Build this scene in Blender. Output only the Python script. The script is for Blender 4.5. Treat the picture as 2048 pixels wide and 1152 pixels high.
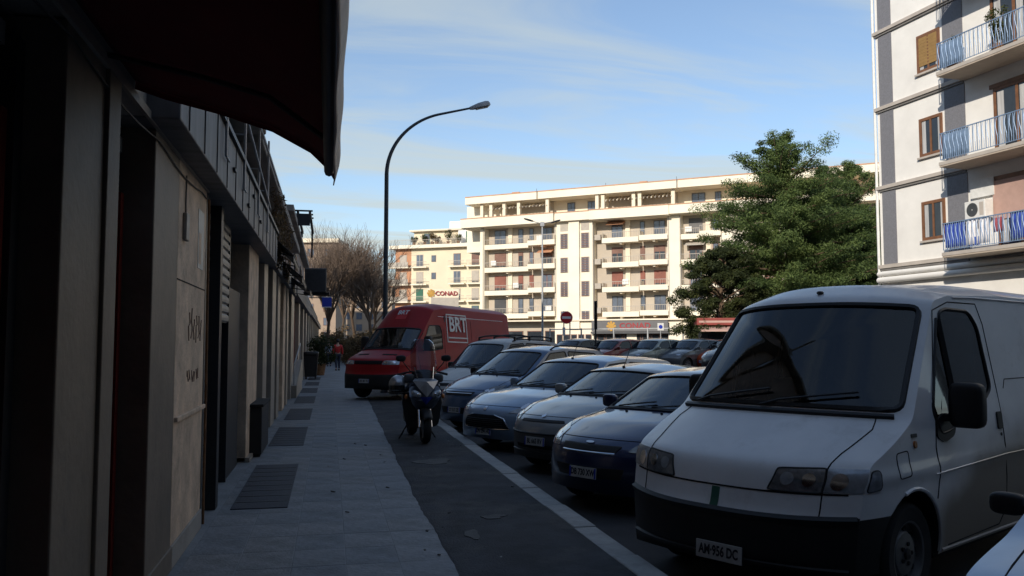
import bpy, bmesh, math, random
import numpy as np
from mathutils import Vector, Matrix, Euler

for o in list(bpy.data.objects):
    bpy.data.objects.remove(o)
S = bpy.context.scene
COL = S.collection
R = math.radians
random.seed(7)
rng = np.random.default_rng(11)

# ------------------------------------------------------------------ camera
cd = bpy.data.cameras.new('camera')
cam = bpy.data.objects.new('camera', cd)
COL.objects.link(cam)
cd.sensor_width = 36.0
cd.lens = 36.0 * 1700 / 2048
cd.clip_start = 0.05
cd.clip_end = 6000
cam.location = (0, 0, 1.55)
cam.rotation_euler = (R(90 + 3.74), 0, R(-12.1))
S.camera = cam

# ------------------------------------------------------------------ sky, sun, exposure
SUN_EL, SUN_AZ = 25.0, 220.0          # azimuth clockwise from +Y
W = bpy.data.worlds.new('World')
S.world = W
W.use_nodes = True
nt = W.node_tree
nt.nodes.clear()
sky = nt.nodes.new('ShaderNodeTexSky')
sky.sky_type = 'NISHITA'
sky.sun_disc = False
sky.sun_elevation = R(SUN_EL)
sky.sun_rotation = R(SUN_AZ)
sky.altitude = 0
sky.air_density = 1.0
sky.dust_density = 0.25
sky.ozone_density = 3.0
tc = nt.nodes.new('ShaderNodeTexCoord')
sx = nt.nodes.new('ShaderNodeSeparateXYZ')
nt.links.new(tc.outputs['Generated'], sx.inputs[0])
# thin cirrus on a high flat sheet: project the direction on a plane
zz = nt.nodes.new('ShaderNodeMath'); zz.operation = 'MAXIMUM'; zz.inputs[1].default_value = 0.0
nt.links.new(sx.outputs['Z'], zz.inputs[0])
za = nt.nodes.new('ShaderNodeMath'); za.operation = 'ADD'; za.inputs[1].default_value = 0.12
nt.links.new(zz.outputs[0], za.inputs[0])
dv = nt.nodes.new('ShaderNodeVectorMath'); dv.operation = 'DIVIDE'
nt.links.new(tc.outputs['Generated'], dv.inputs[0]); nt.links.new(za.outputs[0], dv.inputs[1])
mp = nt.nodes.new('ShaderNodeMapping'); mp.inputs['Scale'].default_value = (0.6, 2.1, 0.0)
mp.inputs['Rotation'].default_value = (0, 0, R(28))
nt.links.new(dv.outputs[0], mp.inputs[0])
n1 = nt.nodes.new('ShaderNodeTexNoise'); n1.inputs['Scale'].default_value = 1.1
n1.inputs['Detail'].default_value = 7; n1.inputs['Roughness'].default_value = 0.55
n1.inputs['Distortion'].default_value = 0.9
nt.links.new(mp.outputs[0], n1.inputs['Vector'])
rp = nt.nodes.new('ShaderNodeMapRange'); rp.interpolation_type = 'SMOOTHSTEP'
rp.inputs['From Min'].default_value = 0.40; rp.inputs['From Max'].default_value = 0.72
rp.inputs['To Min'].default_value = 0.045; rp.inputs['To Max'].default_value = 0.36
nt.links.new(n1.outputs['Fac'], rp.inputs['Value'])
# the slanting path through the thin veil grows towards the horizon: 1 - exp(-depth / sin(elevation))
zc_ = nt.nodes.new('ShaderNodeMath'); zc_.operation = 'MAXIMUM'; zc_.inputs[1].default_value = 0.035
nt.links.new(sx.outputs['Z'], zc_.inputs[0])
dd_ = nt.nodes.new('ShaderNodeMath'); dd_.operation = 'DIVIDE'
nt.links.new(rp.outputs[0], dd_.inputs[0]); nt.links.new(zc_.outputs[0], dd_.inputs[1])
ng_ = nt.nodes.new('ShaderNodeMath'); ng_.operation = 'MULTIPLY'; ng_.inputs[1].default_value = -1.0
nt.links.new(dd_.outputs[0], ng_.inputs[0])
ex_ = nt.nodes.new('ShaderNodeMath'); ex_.operation = 'EXPONENT'; nt.links.new(ng_.outputs[0], ex_.inputs[0])
fc_ = nt.nodes.new('ShaderNodeMath'); fc_.operation = 'SUBTRACT'; fc_.inputs[0].default_value = 1.0
nt.links.new(ex_.outputs[0], fc_.inputs[1])
mx = nt.nodes.new('ShaderNodeMix'); mx.data_type = 'RGBA'
nt.links.new(fc_.outputs[0], mx.inputs['Factor'])
nt.links.new(sky.outputs[0], mx.inputs['A'])
mx.inputs['B'].default_value = (3.8, 4.15, 3.95, 1)
bg = nt.nodes.new('ShaderNodeBackground'); bg.inputs['Strength'].default_value = 0.122
nt.links.new(mx.outputs['Result'], bg.inputs['Color'])
wo = nt.nodes.new('ShaderNodeOutputWorld')
nt.links.new(bg.outputs[0], wo.inputs[0])

sd = bpy.data.lights.new('sun', 'SUN')
sd.energy = 3.2
sd.angle = R(0.53)
sd.color = (1.0, 0.91, 0.78)
sun = bpy.data.objects.new('sun', sd)
COL.objects.link(sun)
sdir = Vector((math.sin(R(SUN_AZ)) * math.cos(R(SUN_EL)), math.cos(R(SUN_AZ)) * math.cos(R(SUN_EL)), math.sin(R(SUN_EL))))
sun.rotation_euler = sdir.to_track_quat('Z', 'Y').to_euler()
sun.location = (-30, -40, 60)

vs = S.view_settings
vs.view_transform = 'Standard'
vs.look = 'None'
vs.gamma = 1
vs.exposure = 0.42
vs.use_curve_mapping = False
S.cycles.max_bounces = 6

# ------------------------------------------------------------------ materials
def M(name, col, rough=0.6, metal=0.0, var=0.15, vs_=3.0, bump=0.0, bs=40.0, coat=0.0, spec=0.5, stain=None, objcol=False, stretch=None):
    m = bpy.data.materials.new(name); m.use_nodes = True
    t = m.node_tree; b = t.nodes['Principled BSDF']; L = t.links.new
    b.inputs['Roughness'].default_value = rough
    b.inputs['Metallic'].default_value = metal
    b.inputs['Specular IOR Level'].default_value = spec
    b.inputs['Coat Weight'].default_value = coat
    b.inputs['Coat Roughness'].default_value = 0.06
    c = t.nodes.new('ShaderNodeTexCoord')
    vec = c.outputs['Object']
    if stretch:
        mpn = t.nodes.new('ShaderNodeMapping'); mpn.inputs['Scale'].default_value = stretch
        L(vec, mpn.inputs[0]); vec = mpn.outputs[0]
    n = t.nodes.new('ShaderNodeTexNoise'); n.inputs['Scale'].default_value = vs_
    n.inputs['Detail'].default_value = 7; n.inputs['Roughness'].default_value = 0.62
    L(vec, n.inputs['Vector'])
    r = t.nodes.new('ShaderNodeMapRange')
    r.inputs['From Min'].default_value = 0.3; r.inputs['From Max'].default_value = 0.7
    r.inputs['To Min'].default_value = 1 - var; r.inputs['To Max'].default_value = 1 + var
    L(n.outputs['Fac'], r.inputs['Value'])
    h = t.nodes.new('ShaderNodeHueSaturation')
    L(r.outputs[0], h.inputs['Value'])
    if objcol:
        oi = t.nodes.new('ShaderNodeObjectInfo'); L(oi.outputs['Color'], h.inputs['Color'])
    else:
        h.inputs['Color'].default_value = (*col, 1)
    out = h.outputs['Color']
    if stain:
        scol, ssc, thr, amt = stain
        n2 = t.nodes.new('ShaderNodeTexNoise'); n2.inputs['Scale'].default_value = ssc
        n2.inputs['Detail'].default_value = 8; n2.inputs['Roughness'].default_value = 0.7
        L(vec, n2.inputs['Vector'])
        r2 = t.nodes.new('ShaderNodeMapRange'); r2.inputs['From Min'].default_value = thr
        r2.inputs['From Max'].default_value = thr + 0.15; r2.inputs['To Max'].default_value = amt
        L(n2.outputs['Fac'], r2.inputs['Value'])
        mm = t.nodes.new('ShaderNodeMix'); mm.data_type = 'RGBA'
        L(r2.outputs[0], mm.inputs['Factor']); L(out, mm.inputs['A']); mm.inputs['B'].default_value = (*scol, 1)
        out = mm.outputs['Result']
    L(out, b.inputs['Base Color'])
    if bump > 0:
        n3 = t.nodes.new('ShaderNodeTexNoise'); n3.inputs['Scale'].default_value = bs
        n3.inputs['Detail'].default_value = 5
        L(vec, n3.inputs['Vector'])
        bn = t.nodes.new('ShaderNodeBump'); bn.inputs['Strength'].default_value = bump; bn.inputs['Distance'].default_value = 0.02
        L(n3.outputs['Fac'], bn.inputs['Height']); L(bn.outputs[0], b.inputs['Normal'])
    return m

def glass(name, tint, k=1.0, rough=0.015):
    m = bpy.data.materials.new(name); m.use_nodes = True
    t = m.node_tree; t.nodes.clear(); L = t.links.new
    tr = t.nodes.new('ShaderNodeBsdfTransparent'); tr.inputs[0].default_value = (*tint, 1)
    gl = t.nodes.new('ShaderNodeBsdfGlossy'); gl.inputs['Roughness'].default_value = rough
    gl.inputs['Color'].default_value = (0.9, 0.95, 1, 1)
    fr = t.nodes.new('ShaderNodeFresnel'); fr.inputs['IOR'].default_value = 1.8 * k
    mi = t.nodes.new('ShaderNodeMixShader'); o = t.nodes.new('ShaderNodeOutputMaterial')
    L(fr.outputs[0], mi.inputs[0]); L(tr.outputs[0], mi.inputs[1]); L(gl.outputs[0], mi.inputs[2]); L(mi.outputs[0], o.inputs[0])
    return m

MT = dict(
    asphalt=M('asphalt', (0.045, 0.046, 0.05), 0.9, var=0.35, vs_=1.2, bump=0.5, bs=90, stain=((0.09, 0.088, 0.085), 2.2, 0.60, 0.5)),
    asphalt2=M('asphalt_patch', (0.04, 0.042, 0.048), 0.9, var=0.5, vs_=2.4, bump=0.9, bs=70, stain=((0.1, 0.098, 0.09), 1.1, 0.5, 0.75)),
    slab=M('pavement_concrete', (0.19, 0.205, 0.22), 0.78, var=0.3, vs_=1.4, bump=0.4, bs=30, stain=((0.07, 0.075, 0.08), 0.9, 0.62, 0.55)),
    slabtile=M('pavement_tile', (0.18, 0.195, 0.215), 0.75, var=0.34, vs_=2.2, bump=0.45, bs=26, stain=((0.06, 0.062, 0.066), 1.7, 0.6, 0.5)),
    kerb=M('kerb_stone', (0.33, 0.33, 0.32), 0.8, var=0.3, vs_=3, bump=0.5, bs=25, stain=((0.1, 0.1, 0.1), 2.5, 0.58, 0.5)),
    mat=M('skylight_plate', (0.028, 0.029, 0.042), 0.7, var=0.3, vs_=4, bump=0.4, bs=60),
    shadestone=M('shade_darkened_stone', (0.165, 0.132, 0.098), 0.6, var=0.22, vs_=2.5, bump=0.15, bs=20, stain=((0.08, 0.07, 0.06), 2.4, 0.6, 0.5)),  # stone colour darkened to carry the shade under the awning
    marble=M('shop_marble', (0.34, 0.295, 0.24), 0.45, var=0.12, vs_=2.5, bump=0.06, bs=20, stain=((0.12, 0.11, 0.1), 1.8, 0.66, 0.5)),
    stone=M('shop_stone', (0.62, 0.465, 0.33), 0.75, var=0.3, vs_=4, bump=0.35, bs=30, stain=((0.12, 0.1, 0.085), 3.0, 0.56, 0.55)),
    plasterd=M('grey_plaster', (0.3, 0.28, 0.25), 0.85, var=0.25, vs_=1.5, bump=0.2, bs=20, stain=((0.1, 0.09, 0.08), 1.2, 0.6, 0.5)),
    cable=M('grey_cable', (0.05, 0.05, 0.05), 0.7),
    pinkp=M('pinkish_plaster', (0.36, 0.29, 0.26), 0.85, var=0.2, vs_=1.5, bump=0.2, bs=20),
    redwood=M('dark_red_door', (0.13, 0.015, 0.01), 0.8, spec=0.12, var=0.3, vs_=6, stretch=(6, 6, 0.6), bump=0.15, bs=30),
    scrawl=M('faded_scrawl', (0.2, 0.13, 0.1), 0.9, var=0.3),
    dullred=M('dull_red_board', (0.26, 0.05, 0.04), 0.7, var=0.2, vs_=2),
    brick=M('dark_brick', (0.13, 0.1, 0.085), 0.9, var=0.25, vs_=3, bump=0.3, bs=20),  # walls of the added blocks, dark to dim the van window reflection
    darkm=M('dark_metal', (0.035, 0.036, 0.04), 0.5, metal=0.4, var=0.2, vs_=5),
    fascia=M('fascia_sheet', (0.16, 0.16, 0.165), 0.6, metal=0.2, var=0.3, vs_=3, stretch=(1, 3, 0.6), stain=((0.06, 0.055, 0.05), 2.5, 0.55, 0.6)),
    shutter=M('shutter_steel', (0.27, 0.26, 0.24), 0.55, metal=0.5, var=0.25, vs_=3),
    rust=M('rusty_iron', (0.2, 0.1, 0.045), 0.85, var=0.4, vs_=9),
    awning=M('awning_cloth', (0.16, 0.012, 0.016), 0.9, var=0.15, vs_=3),
    patch=M('cement_smear', (0.085, 0.085, 0.083), 0.9, var=0.3, vs_=6, bump=0.4, bs=40),
    awnedge=M('awning_hem', (0.7, 0.58, 0.47), 0.7, var=0.12, vs_=6),
    black=M('black_plastic', (0.012, 0.012, 0.013), 0.55, var=0.25, vs_=8),
    blackd=M('matt_black', (0.007, 0.007, 0.008), 0.9, var=0.2, vs_=5),
    rubber=M('tyre_rubber', (0.016, 0.016, 0.017), 0.85, var=0.3, vs_=9),
    steel=M('wheel_steel', (0.2, 0.2, 0.2), 0.5, metal=0.6, var=0.25, vs_=10),
    alloy=M('alloy', (0.4, 0.41, 0.43), 0.35, metal=0.8, var=0.12, vs_=10),
    chrome=M('chrome', (0.7, 0.7, 0.72), 0.15, metal=1.0, var=0.05, vs_=5),
    lamp=M('lamp_glass', (0.34, 0.36, 0.38), 0.2, metal=0.25, var=0.3, vs_=14, coat=0.8),
    lampd=M('lamp_glass_dark', (0.16, 0.165, 0.17), 0.15, metal=0.4, var=0.5, vs_=14, coat=0.8),
    amber=M('amber_lens', (0.5, 0.16, 0.03), 0.3, var=0.1, coat=0.4),
    redlens=M('red_lens', (0.4, 0.01, 0.01), 0.3, var=0.1, coat=0.4),
    plate=M('number_plate', (0.46, 0.46, 0.44), 0.5, var=0.15, vs_=20),
    ink=M('black_ink', (0.015, 0.015, 0.02), 0.6),
    redp=M('sign_red', (0.55, 0.02, 0.025), 0.45, var=0.1, vs_=8),
    whitep=M('white_paint', (0.75, 0.75, 0.73), 0.5, var=0.1, vs_=6),
    yellowp=M('sign_yellow', (0.5, 0.27, 0.04), 0.5, var=0.08),
    bluep=M('sign_blue', (0.02, 0.045, 0.4), 0.45, var=0.1),
    seat=M('seat_cloth', (0.09, 0.092, 0.1), 0.95, var=0.25, vs_=12),
    glass=glass('car_glass', (0.55, 0.6, 0.6)),
    glassd=glass('car_glass_dark', (0.10, 0.115, 0.12), 0.85),
    glassv=glass('van_glass', (0.26, 0.3, 0.31), 0.86),
    perspex=glass('perspex', (0.72, 0.71, 0.74), 0.72),
    greyd=M('dark_grey_paint', (0.06, 0.065, 0.07), 0.5, var=0.15),
    galv=M('galvanised_steel', (0.42, 0.43, 0.44), 0.5, metal=0.5, var=0.15, vs_=4),
    lampost=M('lamp_post_paint', (0.05, 0.065, 0.075), 0.5, metal=0.2, var=0.2, vs_=3),
    pane=M('window_pane', (0.03, 0.036, 0.045), 0.06, var=0.3, vs_=1.2, spec=0.7),
    paneb=M('window_pane_bluish', (0.11, 0.13, 0.17), 0.1, var=0.35, vs_=0.6, spec=0.8),
)
MT['paint'] = M('car_paint', (1, 1, 1), 0.34, metal=0.35, var=0.12, vs_=2.5, coat=0.9, objcol=True)
MT['paintf'] = M('flat_car_paint', (1, 1, 1), 0.5, spec=0.25, metal=0.0, var=0.12, vs_=2.5, coat=0.12, objcol=True)

# ------------------------------------------------------------------ mesh helpers
class MB:
    def __init__(s): s.v = []; s.f = []
    def add(s, vs_, fs):
        o = len(s.v); s.v.extend([tuple(p) for p in vs_]); s.f.extend([tuple(i + o for i in f) for f in fs]); return s
    def box(s, x0, x1, y0, y1, z0, z1):
        return s.add([(x0, y0, z0), (x1, y0, z0), (x1, y1, z0), (x0, y1, z0), (x0, y0, z1), (x1, y0, z1), (x1, y1, z1), (x0, y1, z1)],
                     [(0, 3, 2, 1), (4, 5, 6, 7), (0, 1, 5, 4), (1, 2, 6, 5), (2, 3, 7, 6), (3, 0, 4, 7)])
    def obox(s, c, sz, rot=(0, 0, 0)):
        m = Euler(rot).to_matrix(); a, b, d = [q / 2 for q in sz]; c = Vector(c)
        P = [c + m @ Vector(p) for p in ((-a, -b, -d), (a, -b, -d), (a, b, -d), (-a, b, -d), (-a, -b, d), (a, -b, d), (a, b, d), (-a, b, d))]
        return s.add(P, [(0, 3, 2, 1), (4, 5, 6, 7), (0, 1, 5, 4), (1, 2, 6, 5), (2, 3, 7, 6), (3, 0, 4, 7)])
    def tube(s, pts, r, n=8, closed=False):
        pts = [Vector(p) for p in pts]; N = len(pts)
        rs = [r] * N if not hasattr(r, '__len__') else list(r)
        rings = []; prev = None
        for i, p in enumerate(pts):
            if closed: d = pts[(i + 1) % N] - pts[i - 1]
            else: d = pts[min(i + 1, N - 1)] - pts[max(i - 1, 0)]
            if d.length < 1e-9: d = Vector((0, 0, 1))
            d.normalize()
            if prev is None:
                a = Vector((0, 0, 1)) if abs(d.z) < 0.9 else Vector((1, 0, 0))
            else: a = prev
            u = a - d * a.dot(d)
            if u.length < 1e-6: u = d.orthogonal()
            u.normalize(); w = d.cross(u); prev = u
            rings.append([p + u * (rs[i] * math.cos(2 * math.pi * k / n)) + w * (rs[i] * math.sin(2 * math.pi * k / n)) for k in range(n)])
        V = [q for g in rings for q in g]; F = []
        for i in range(N if closed else N - 1):
            j = (i + 1) % N
            for k in range(n):
                F.append((i * n + k, i * n + (k + 1) % n, j * n + (k + 1) % n, j * n + k))
        if not closed:
            F.append(tuple(range(n - 1, -1, -1))); F.append(tuple((N - 1) * n + k for k in range(n)))
        return s.add(V, F)
    def lathe(s, prof, n=20, c=(0, 0, 0), axis='z', a0=0, a1=2 * math.pi):
        V = []; F = []; full = abs(a1 - a0 - 2 * math.pi) < 1e-6; K = n if full else n + 1
        for (r, h) in prof:
            for k in range(K):
                a = a0 + (a1 - a0) * k / n; x, y = r * math.cos(a), r * math.sin(a)
                p = {'z': (x, y, h), 'y': (x, h, y), 'x': (h, x, y)}[axis]
                V.append((p[0] + c[0], p[1] + c[1], p[2] + c[2]))
        for i in range(len(prof) - 1):
            for k in range(n):
                k2 = (k + 1) % K
                F.append((i * K + k, i * K + k2, (i + 1) * K + k2, (i + 1) * K + k))
        return s.add(V, F)
    def prism(s, poly, d0, d1, axis='y'):
        n = len(poly); V = []
        for d in (d0, d1):
            for (a, b) in poly: V.append({'y': (a, d, b), 'x': (d, a, b), 'z': (a, b, d)}[axis])
        F = [tuple(range(n)), tuple(range(2 * n - 1, n - 1, -1))]
        F += [(i, (i + 1) % n, n + (i + 1) % n, n + i) for i in range(n)]
        return s.add(V, F)
    def grid(s, fn, nu, nv):
        V = [fn(i / nu, j / nv) for i in range(nu + 1) for j in range(nv + 1)]
        F = [(i * (nv + 1) + j, i * (nv + 1) + j + 1, (i + 1) * (nv + 1) + j + 1, (i + 1) * (nv + 1) + j) for i in range(nu) for j in range(nv)]
        return s.add(V, F)
    def ell(s, c, sz, e=1.0, rot=(0, 0, 0), nu=14, nv=10):
        m = Euler(rot).to_matrix(); c = Vector(c)
        sp = lambda t: math.copysign(abs(t) ** e, t)
        def fn(u, v):
            a = 2 * math.pi * u; b = math.pi * (v - 0.5)
            return c + m @ Vector((sz[0] / 2 * sp(math.cos(b)) * sp(math.cos(a)), sz[1] / 2 * sp(math.cos(b)) * sp(math.sin(a)), sz[2] / 2 * sp(math.sin(b))))
        return s.grid(fn, nu, nv)
    def build(s, name, mat, parent=None, smooth=None, bevel=0, color=None, loc=None):
        me = bpy.data.meshes.new(name); me.from_pydata(s.v, [], s.f); me.validate(); me.update()
        return link(name, me, mat, parent, smooth, bevel, color, loc)

def link(name, me, mat, parent=None, smooth=None, bevel=0, color=None, loc=None):
    if mat is not None and not me.materials: me.materials.append(MT[mat] if isinstance(mat, str) else mat)
    if smooth is not None:
        bm = bmesh.new(); bm.from_mesh(me); bmesh.ops.remove_doubles(bm, verts=bm.verts, dist=0.0004)
        bmesh.ops.recalc_face_normals(bm, faces=bm.faces); bm.to_mesh(me); bm.free()
        me.polygons.foreach_set('use_smooth', [True] * len(me.polygons)); me.set_sharp_from_angle(angle=R(smooth))
    o = bpy.data.objects.new(name, me); COL.objects.link(o)
    if parent: o.parent = parent
    if loc: o.location = loc
    if bevel:
        b = o.modifiers.new('bevel', 'BEVEL'); b.width = bevel; b.segments = 2; b.limit_method = 'ANGLE'
    if color: o.color = (*color, 1)
    return o

def inst(o, parent=None, loc=None, rot=None, scale=None):
    c = o.copy(); COL.objects.link(c)
    if parent is not None: c.parent = parent
    if loc is not None: c.location = loc
    if rot is not None: c.rotation_euler = rot
    if scale is not None: c.scale = scale
    return c

def tag(o, label=None, cat=None, group=None, kind=None):
    if label: o['label'] = label
    if cat: o['category'] = cat
    if group: o['group'] = group
    if kind: o['kind'] = kind
    return o

def thing(name, label, cat, loc=(0, 0, 0), rz=0.0, group=None):
    o = bpy.data.objects.new(name, None); COL.objects.link(o)
    o.empty_display_size = 0.2; o.location = loc; o.rotation_euler = (0, 0, rz)
    return tag(o, label, cat, group)

def copytree(o, parent=None):
    c = o.copy(); COL.objects.link(c); c.parent = parent
    for k in list(o.children): copytree(k, c)
    return c

def text(name, body, size, mat, parent, mw, extrude=0.002, align='CENTER', sx=1.0, bold=0.0):
    cu = bpy.data.curves.new(name, 'FONT'); cu.body = body; cu.size = size; cu.align_x = align; cu.align_y = 'CENTER'
    cu.extrude = extrude; cu.offset = bold; cu.resolution_u = 3
    t = bpy.data.objects.new(name, cu); COL.objects.link(t)
    bpy.context.view_layer.update()
    me = bpy.data.meshes.new_from_object(t.evaluated_get(bpy.context.evaluated_depsgraph_get()))
    bpy.data.objects.remove(t)
    me.materials.clear()
    me.transform(mw @ Matrix.Diagonal((sx, 1, 1, 1)))
    return link(name, me, mat, parent)

def frame_mat(o, xd, yd):
    xd = Vector(xd).normalized(); yd = Vector(yd).normalized(); zd = xd.cross(yd)
    m = Matrix((xd, yd, zd)).transposed().to_4x4(); m.translation = Vector(o); return m
# ================================================================== ground and pavement
RZ = -0.15                                   # road level, pavement top at 0
road = tag(MB().add([(-900, -600, RZ), (1500, -600, RZ), (1500, 2500, RZ), (-900, 2500, RZ)], [(0, 1, 2, 3)]).build('road', 'asphalt'), kind='structure')
m = MB(); m.box(-1.6, 2.03, -8, 96, RZ - 0.05, -0.0025)
sidewalk = tag(m.build('sidewalk', 'slab'), kind='structure')
# slabs one by one as far as they can be told apart
def slab_mesh(k):
    w, l = 0.372, 0.5; g = 0.0015
    m = MB(); b = 0.0025
    x0, x1, y0, y1 = g, w - g, g, l - g
    m.add([(x0, y0, -0.03), (x1, y0, -0.03), (x1, y1, -0.03), (x0, y1, -0.03), (x0, y0, -b), (x1, y0, -b), (x1, y1, -b), (x0, y1, -b),
           (x0 + b, y0 + b, 0), (x1 - b, y0 + b, 0), (x1 - b, y1 - b, 0), (x0 + b, y1 - b, 0)],
          [(0, 1, 5, 4), (1, 2, 6, 5), (2, 3, 7, 6), (3, 0, 4, 7), (4, 5, 9, 8), (5, 6, 10, 9), (6, 7, 11, 10), (7, 4, 8, 11), (8, 9, 10, 11)])
    return m
sl_mats = []
for k, (cc, vv) in enumerate((((0.18, 0.193, 0.21), 0.36), ((0.195, 0.206, 0.22), 0.34), ((0.165, 0.18, 0.2), 0.38), ((0.185, 0.192, 0.2), 0.36))):
    sl_mats.append(M('pavement_slab', cc, 0.72, var=vv, vs_=2.3 + k, bump=0.5, bs=22 + 6 * k, stain=((0.06, 0.062, 0.066), 2.0 + k, 0.58, 0.5)))
protos = [slab_mesh(k).build('paving_slab', sl_mats[k], sidewalk) for k in range(4)]
pi = 0
rs = random.Random(3)
for r in range(50):
    for c in range(5):
        y = 4.2 + r * 0.5; x = -0.98 + c * 0.372
        k = rs.choice((0, 0, 1, 2, 3)) if c in (0, 4) else rs.choice((0, 1, 1, 2, 3))
        if c == 2 and r % 2: k = 2
        loc = (x, y, rs.uniform(-0.0015, 0.001)); rot = (rs.uniform(-0.002, 0.002), rs.uniform(-0.003, 0.003), 0)
        if pi < 4 and k == pi: o = protos[pi]; o.location = loc; o.rotation_euler = rot; pi += 1
        else: inst(protos[k], sidewalk, loc, rot)
# dark cellar light plates set into the slabs
for i, y0 in enumerate((8.42, 13.45, 18.0, 22.9, 27.7, 32.5, 37.3)):
    L = 2.95 if i < 3 else 2.9
    m = MB(); m.box(-0.885, -0.365, y0, y0 + L, 0.0, 0.009)
    pl = m.build('skylight_plate', 'mat', sidewalk, bevel=0.003)
    m = MB()
    for k in range(1, 9): m.box(-0.87, -0.38, y0 + L * k / 9 - 0.012, y0 + L * k / 9 + 0.012, 0.0085, 0.012)
    m.build('bar', 'darkm', pl)
# worn asphalt strip that laps raggedly over the slabs
V = []; F = []; ys = np.arange(1.0, 96.0, 0.12)
for i, y in enumerate(ys):
    e = 0.87 + max(0, (y - 9)) * 0.0135 + 0.008 * math.sin(y * 2.1) + 0.005 * math.sin(y * 5.3 + 1) + rs.uniform(-0.009, 0.009)
    if y > 26: e = 1.12 + rs.uniform(-0.02, 0.02)
    V += [(e, y, 0.0), (e + 0.02, y, 0.006), (1.3, y, 0.008 + 0.003 * math.sin(y * 1.3)), (1.75, y, 0.006 + 0.004 * math.sin(y * 0.9 + 1)), (2.03, y, 0.004)]
    if i: 
        a = (i - 1) * 5; b = i * 5
        F += [(a + k, a + k + 1, b + k + 1, b + k) for k in range(4)]
strip = tag(MB().add(V, F).build('asphalt_path', 'asphalt2', smooth=60), kind='structure')
def patch_blob(x, y, rx, ry, mat, name, par, z=0.011, n=18, sd=0):
    q = random.Random(sd); ph = [q.uniform(0, 6.28) for _ in range(4)]
    P = []
    for k in range(n):
        a = 2 * math.pi * k / n; r = 1 + 0.22 * math.sin(2 * a + ph[0]) + 0.18 * math.sin(3 * a + ph[1]) + 0.12 * math.sin(5 * a + ph[2])
        P.append((x + rx * r * math.cos(a), y + ry * r * math.sin(a)))
    return MB().prism(P, z - 0.009, z, 'z').build(name, mat, par)
patch_blob(1.35, 11.2, 0.2, 0.3, 'patch', 'cement_patch', strip, 0.014, sd=1)
patch_blob(1.45, 7.55, 0.11, 0.08, 'patch', 'cement_patch', strip, 0.014, sd=2)
patch_blob(1.15, 6.9, 0.07, 0.14, 'patch', 'cement_patch', strip, 0.014, sd=6)
q = random.Random(5)
for k in range(26):     # crumbs and scraps lying about
    x, y = q.uniform(0.0, 2.0), q.uniform(5, 14)
    s_ = q.uniform(0.008, 0.022)
    m = MB().obox((0, 0, s_ * 0.35), (s_ * 2, s_ * 1.3, s_ * 0.5), (q.uniform(-.3, .3), q.uniform(-.3, .3), q.uniform(0, 3)))
    m.build('pebble', 'patch' if k % 4 else 'kerb', strip if x > 1 else sidewalk, loc=(x, y, 0.008 if x > 1 else 0.001))
# kerb stones one by one
kerb = tag(MB().box(2.04, 2.2, -8, 96, RZ - 0.05, -0.03).build('kerb', 'kerb'), kind='structure')
kp = MB().box(-0.1, 0.1, 0.006, 0.994, RZ - 0.01, 0.012).build('kerb_stone', 'kerb', kerb, bevel=0.012)
for i in range(60):
    loc = (2.13 + q.uniform(-0.006, 0.006), -2 + i * 1.0, q.uniform(-0.008, 0.004)); rot = (q.uniform(-.003, .003), q.uniform(-.01, .01), q.uniform(-.006, .006))
    if i == 0: kp.location = loc; kp.rotation_euler = rot
    else: inst(kp, kerb, loc, rot)

# ================================================================== shops on the left
def shop_thing(name, label, y): return thing(name, label, 'building', (-1.25, y, 0))
# local coordinates below are world ones: parents sit at (-1.25, y0, 0), so shift
class LB(MB):
    def __init__(s, par): super().__init__(); s.par = par
    def build(s, name, mat, parent=None, **kw):
        p = parent or s.par
        l = s.par.location
        s.v = [(a - l.x, b - l.y, c - l.z) for a, b, c in s.v]
        return super().build(name, mat, p, **kw)

A = shop_thing('shop_building', 'dark single-storey shop front with pale marble pillars and dark red doors, nearest on the left', 2.0)
LB(A).box(-7, -1.75, -8, 11.55, 0, 4.3).build('wall', 'plasterd')
LB(A).box(-1.74, -1.26, -8, 8.0, 2.86, 4.2).build('upper_wall', 'plasterd')
LB(A).box(-1.74, -1.255, 8.0, 11.55, 3.0, 4.2).build('upper_wall', 'plasterd')
LB(A).box(-7, -0.86, -8, 11.6, 4.32, 4.48).build('eave', 'plasterd', bevel=0.02)
def pillar(par, y0, y1, mat='marble', x=-1.05, z1=2.86, plinth=True):
    p = LB(par).box(-1.3, x, y0, y1, 0.0, z1).build('pillar', mat, bevel=0.008)
    return p
def door(par, y0, y1, x=-1.25, mat='redwood', z1=2.45, leaves=1):
    d = LB(par).box(x - 0.05, x, y0, y1, 0.05, z1).build('door', mat)
    w = (y1 - y0) / leaves
    for k in range(leaves):
        a = y0 + k * w
        for (za, zb) in ((0.25, 0.95), (1.1, 2.3)):
            LB(par).box(x + 0.001, x + 0.012, a + 0.12, a + w - 0.12, za, zb).build('panel', mat, d, bevel=0.008)
        for (ya, yb) in ((a, a + 0.07), (a + w - 0.07, a + w)):
            LB(par).box(x, x + 0.03, ya, yb, 0.05, z1).build('stile', mat, d, bevel=0.005)
    hb = LB(par); hb.tube([(x + 0.03, y0 + 0.12, 1.05), (x + 0.07, y0 + 0.12, 1.05), (x + 0.07, y0 + 0.24, 1.05)], 0.011, 6); hb.build('handle', 'darkm', d)
    return d
for y0, y1, lv in ((-2.0, 0.6, 2), (1.0, 3.55, 3), (4.5, 5.45, 1)): door(A, y0, y1, leaves=lv)
LB(A).box(-1.32, -1.2, 3.56, 3.65, 0, 2.75).build('door_frame', 'darkm')
pillar(A, 3.66, 4.49, 'shadestone'); pillar(A, 5.46, 6.297, 'shadestone'); pillar(A, 0.6, 1.0, 'shadestone'); pillar(A, -2.5, -2.0, 'shadestone')
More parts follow.
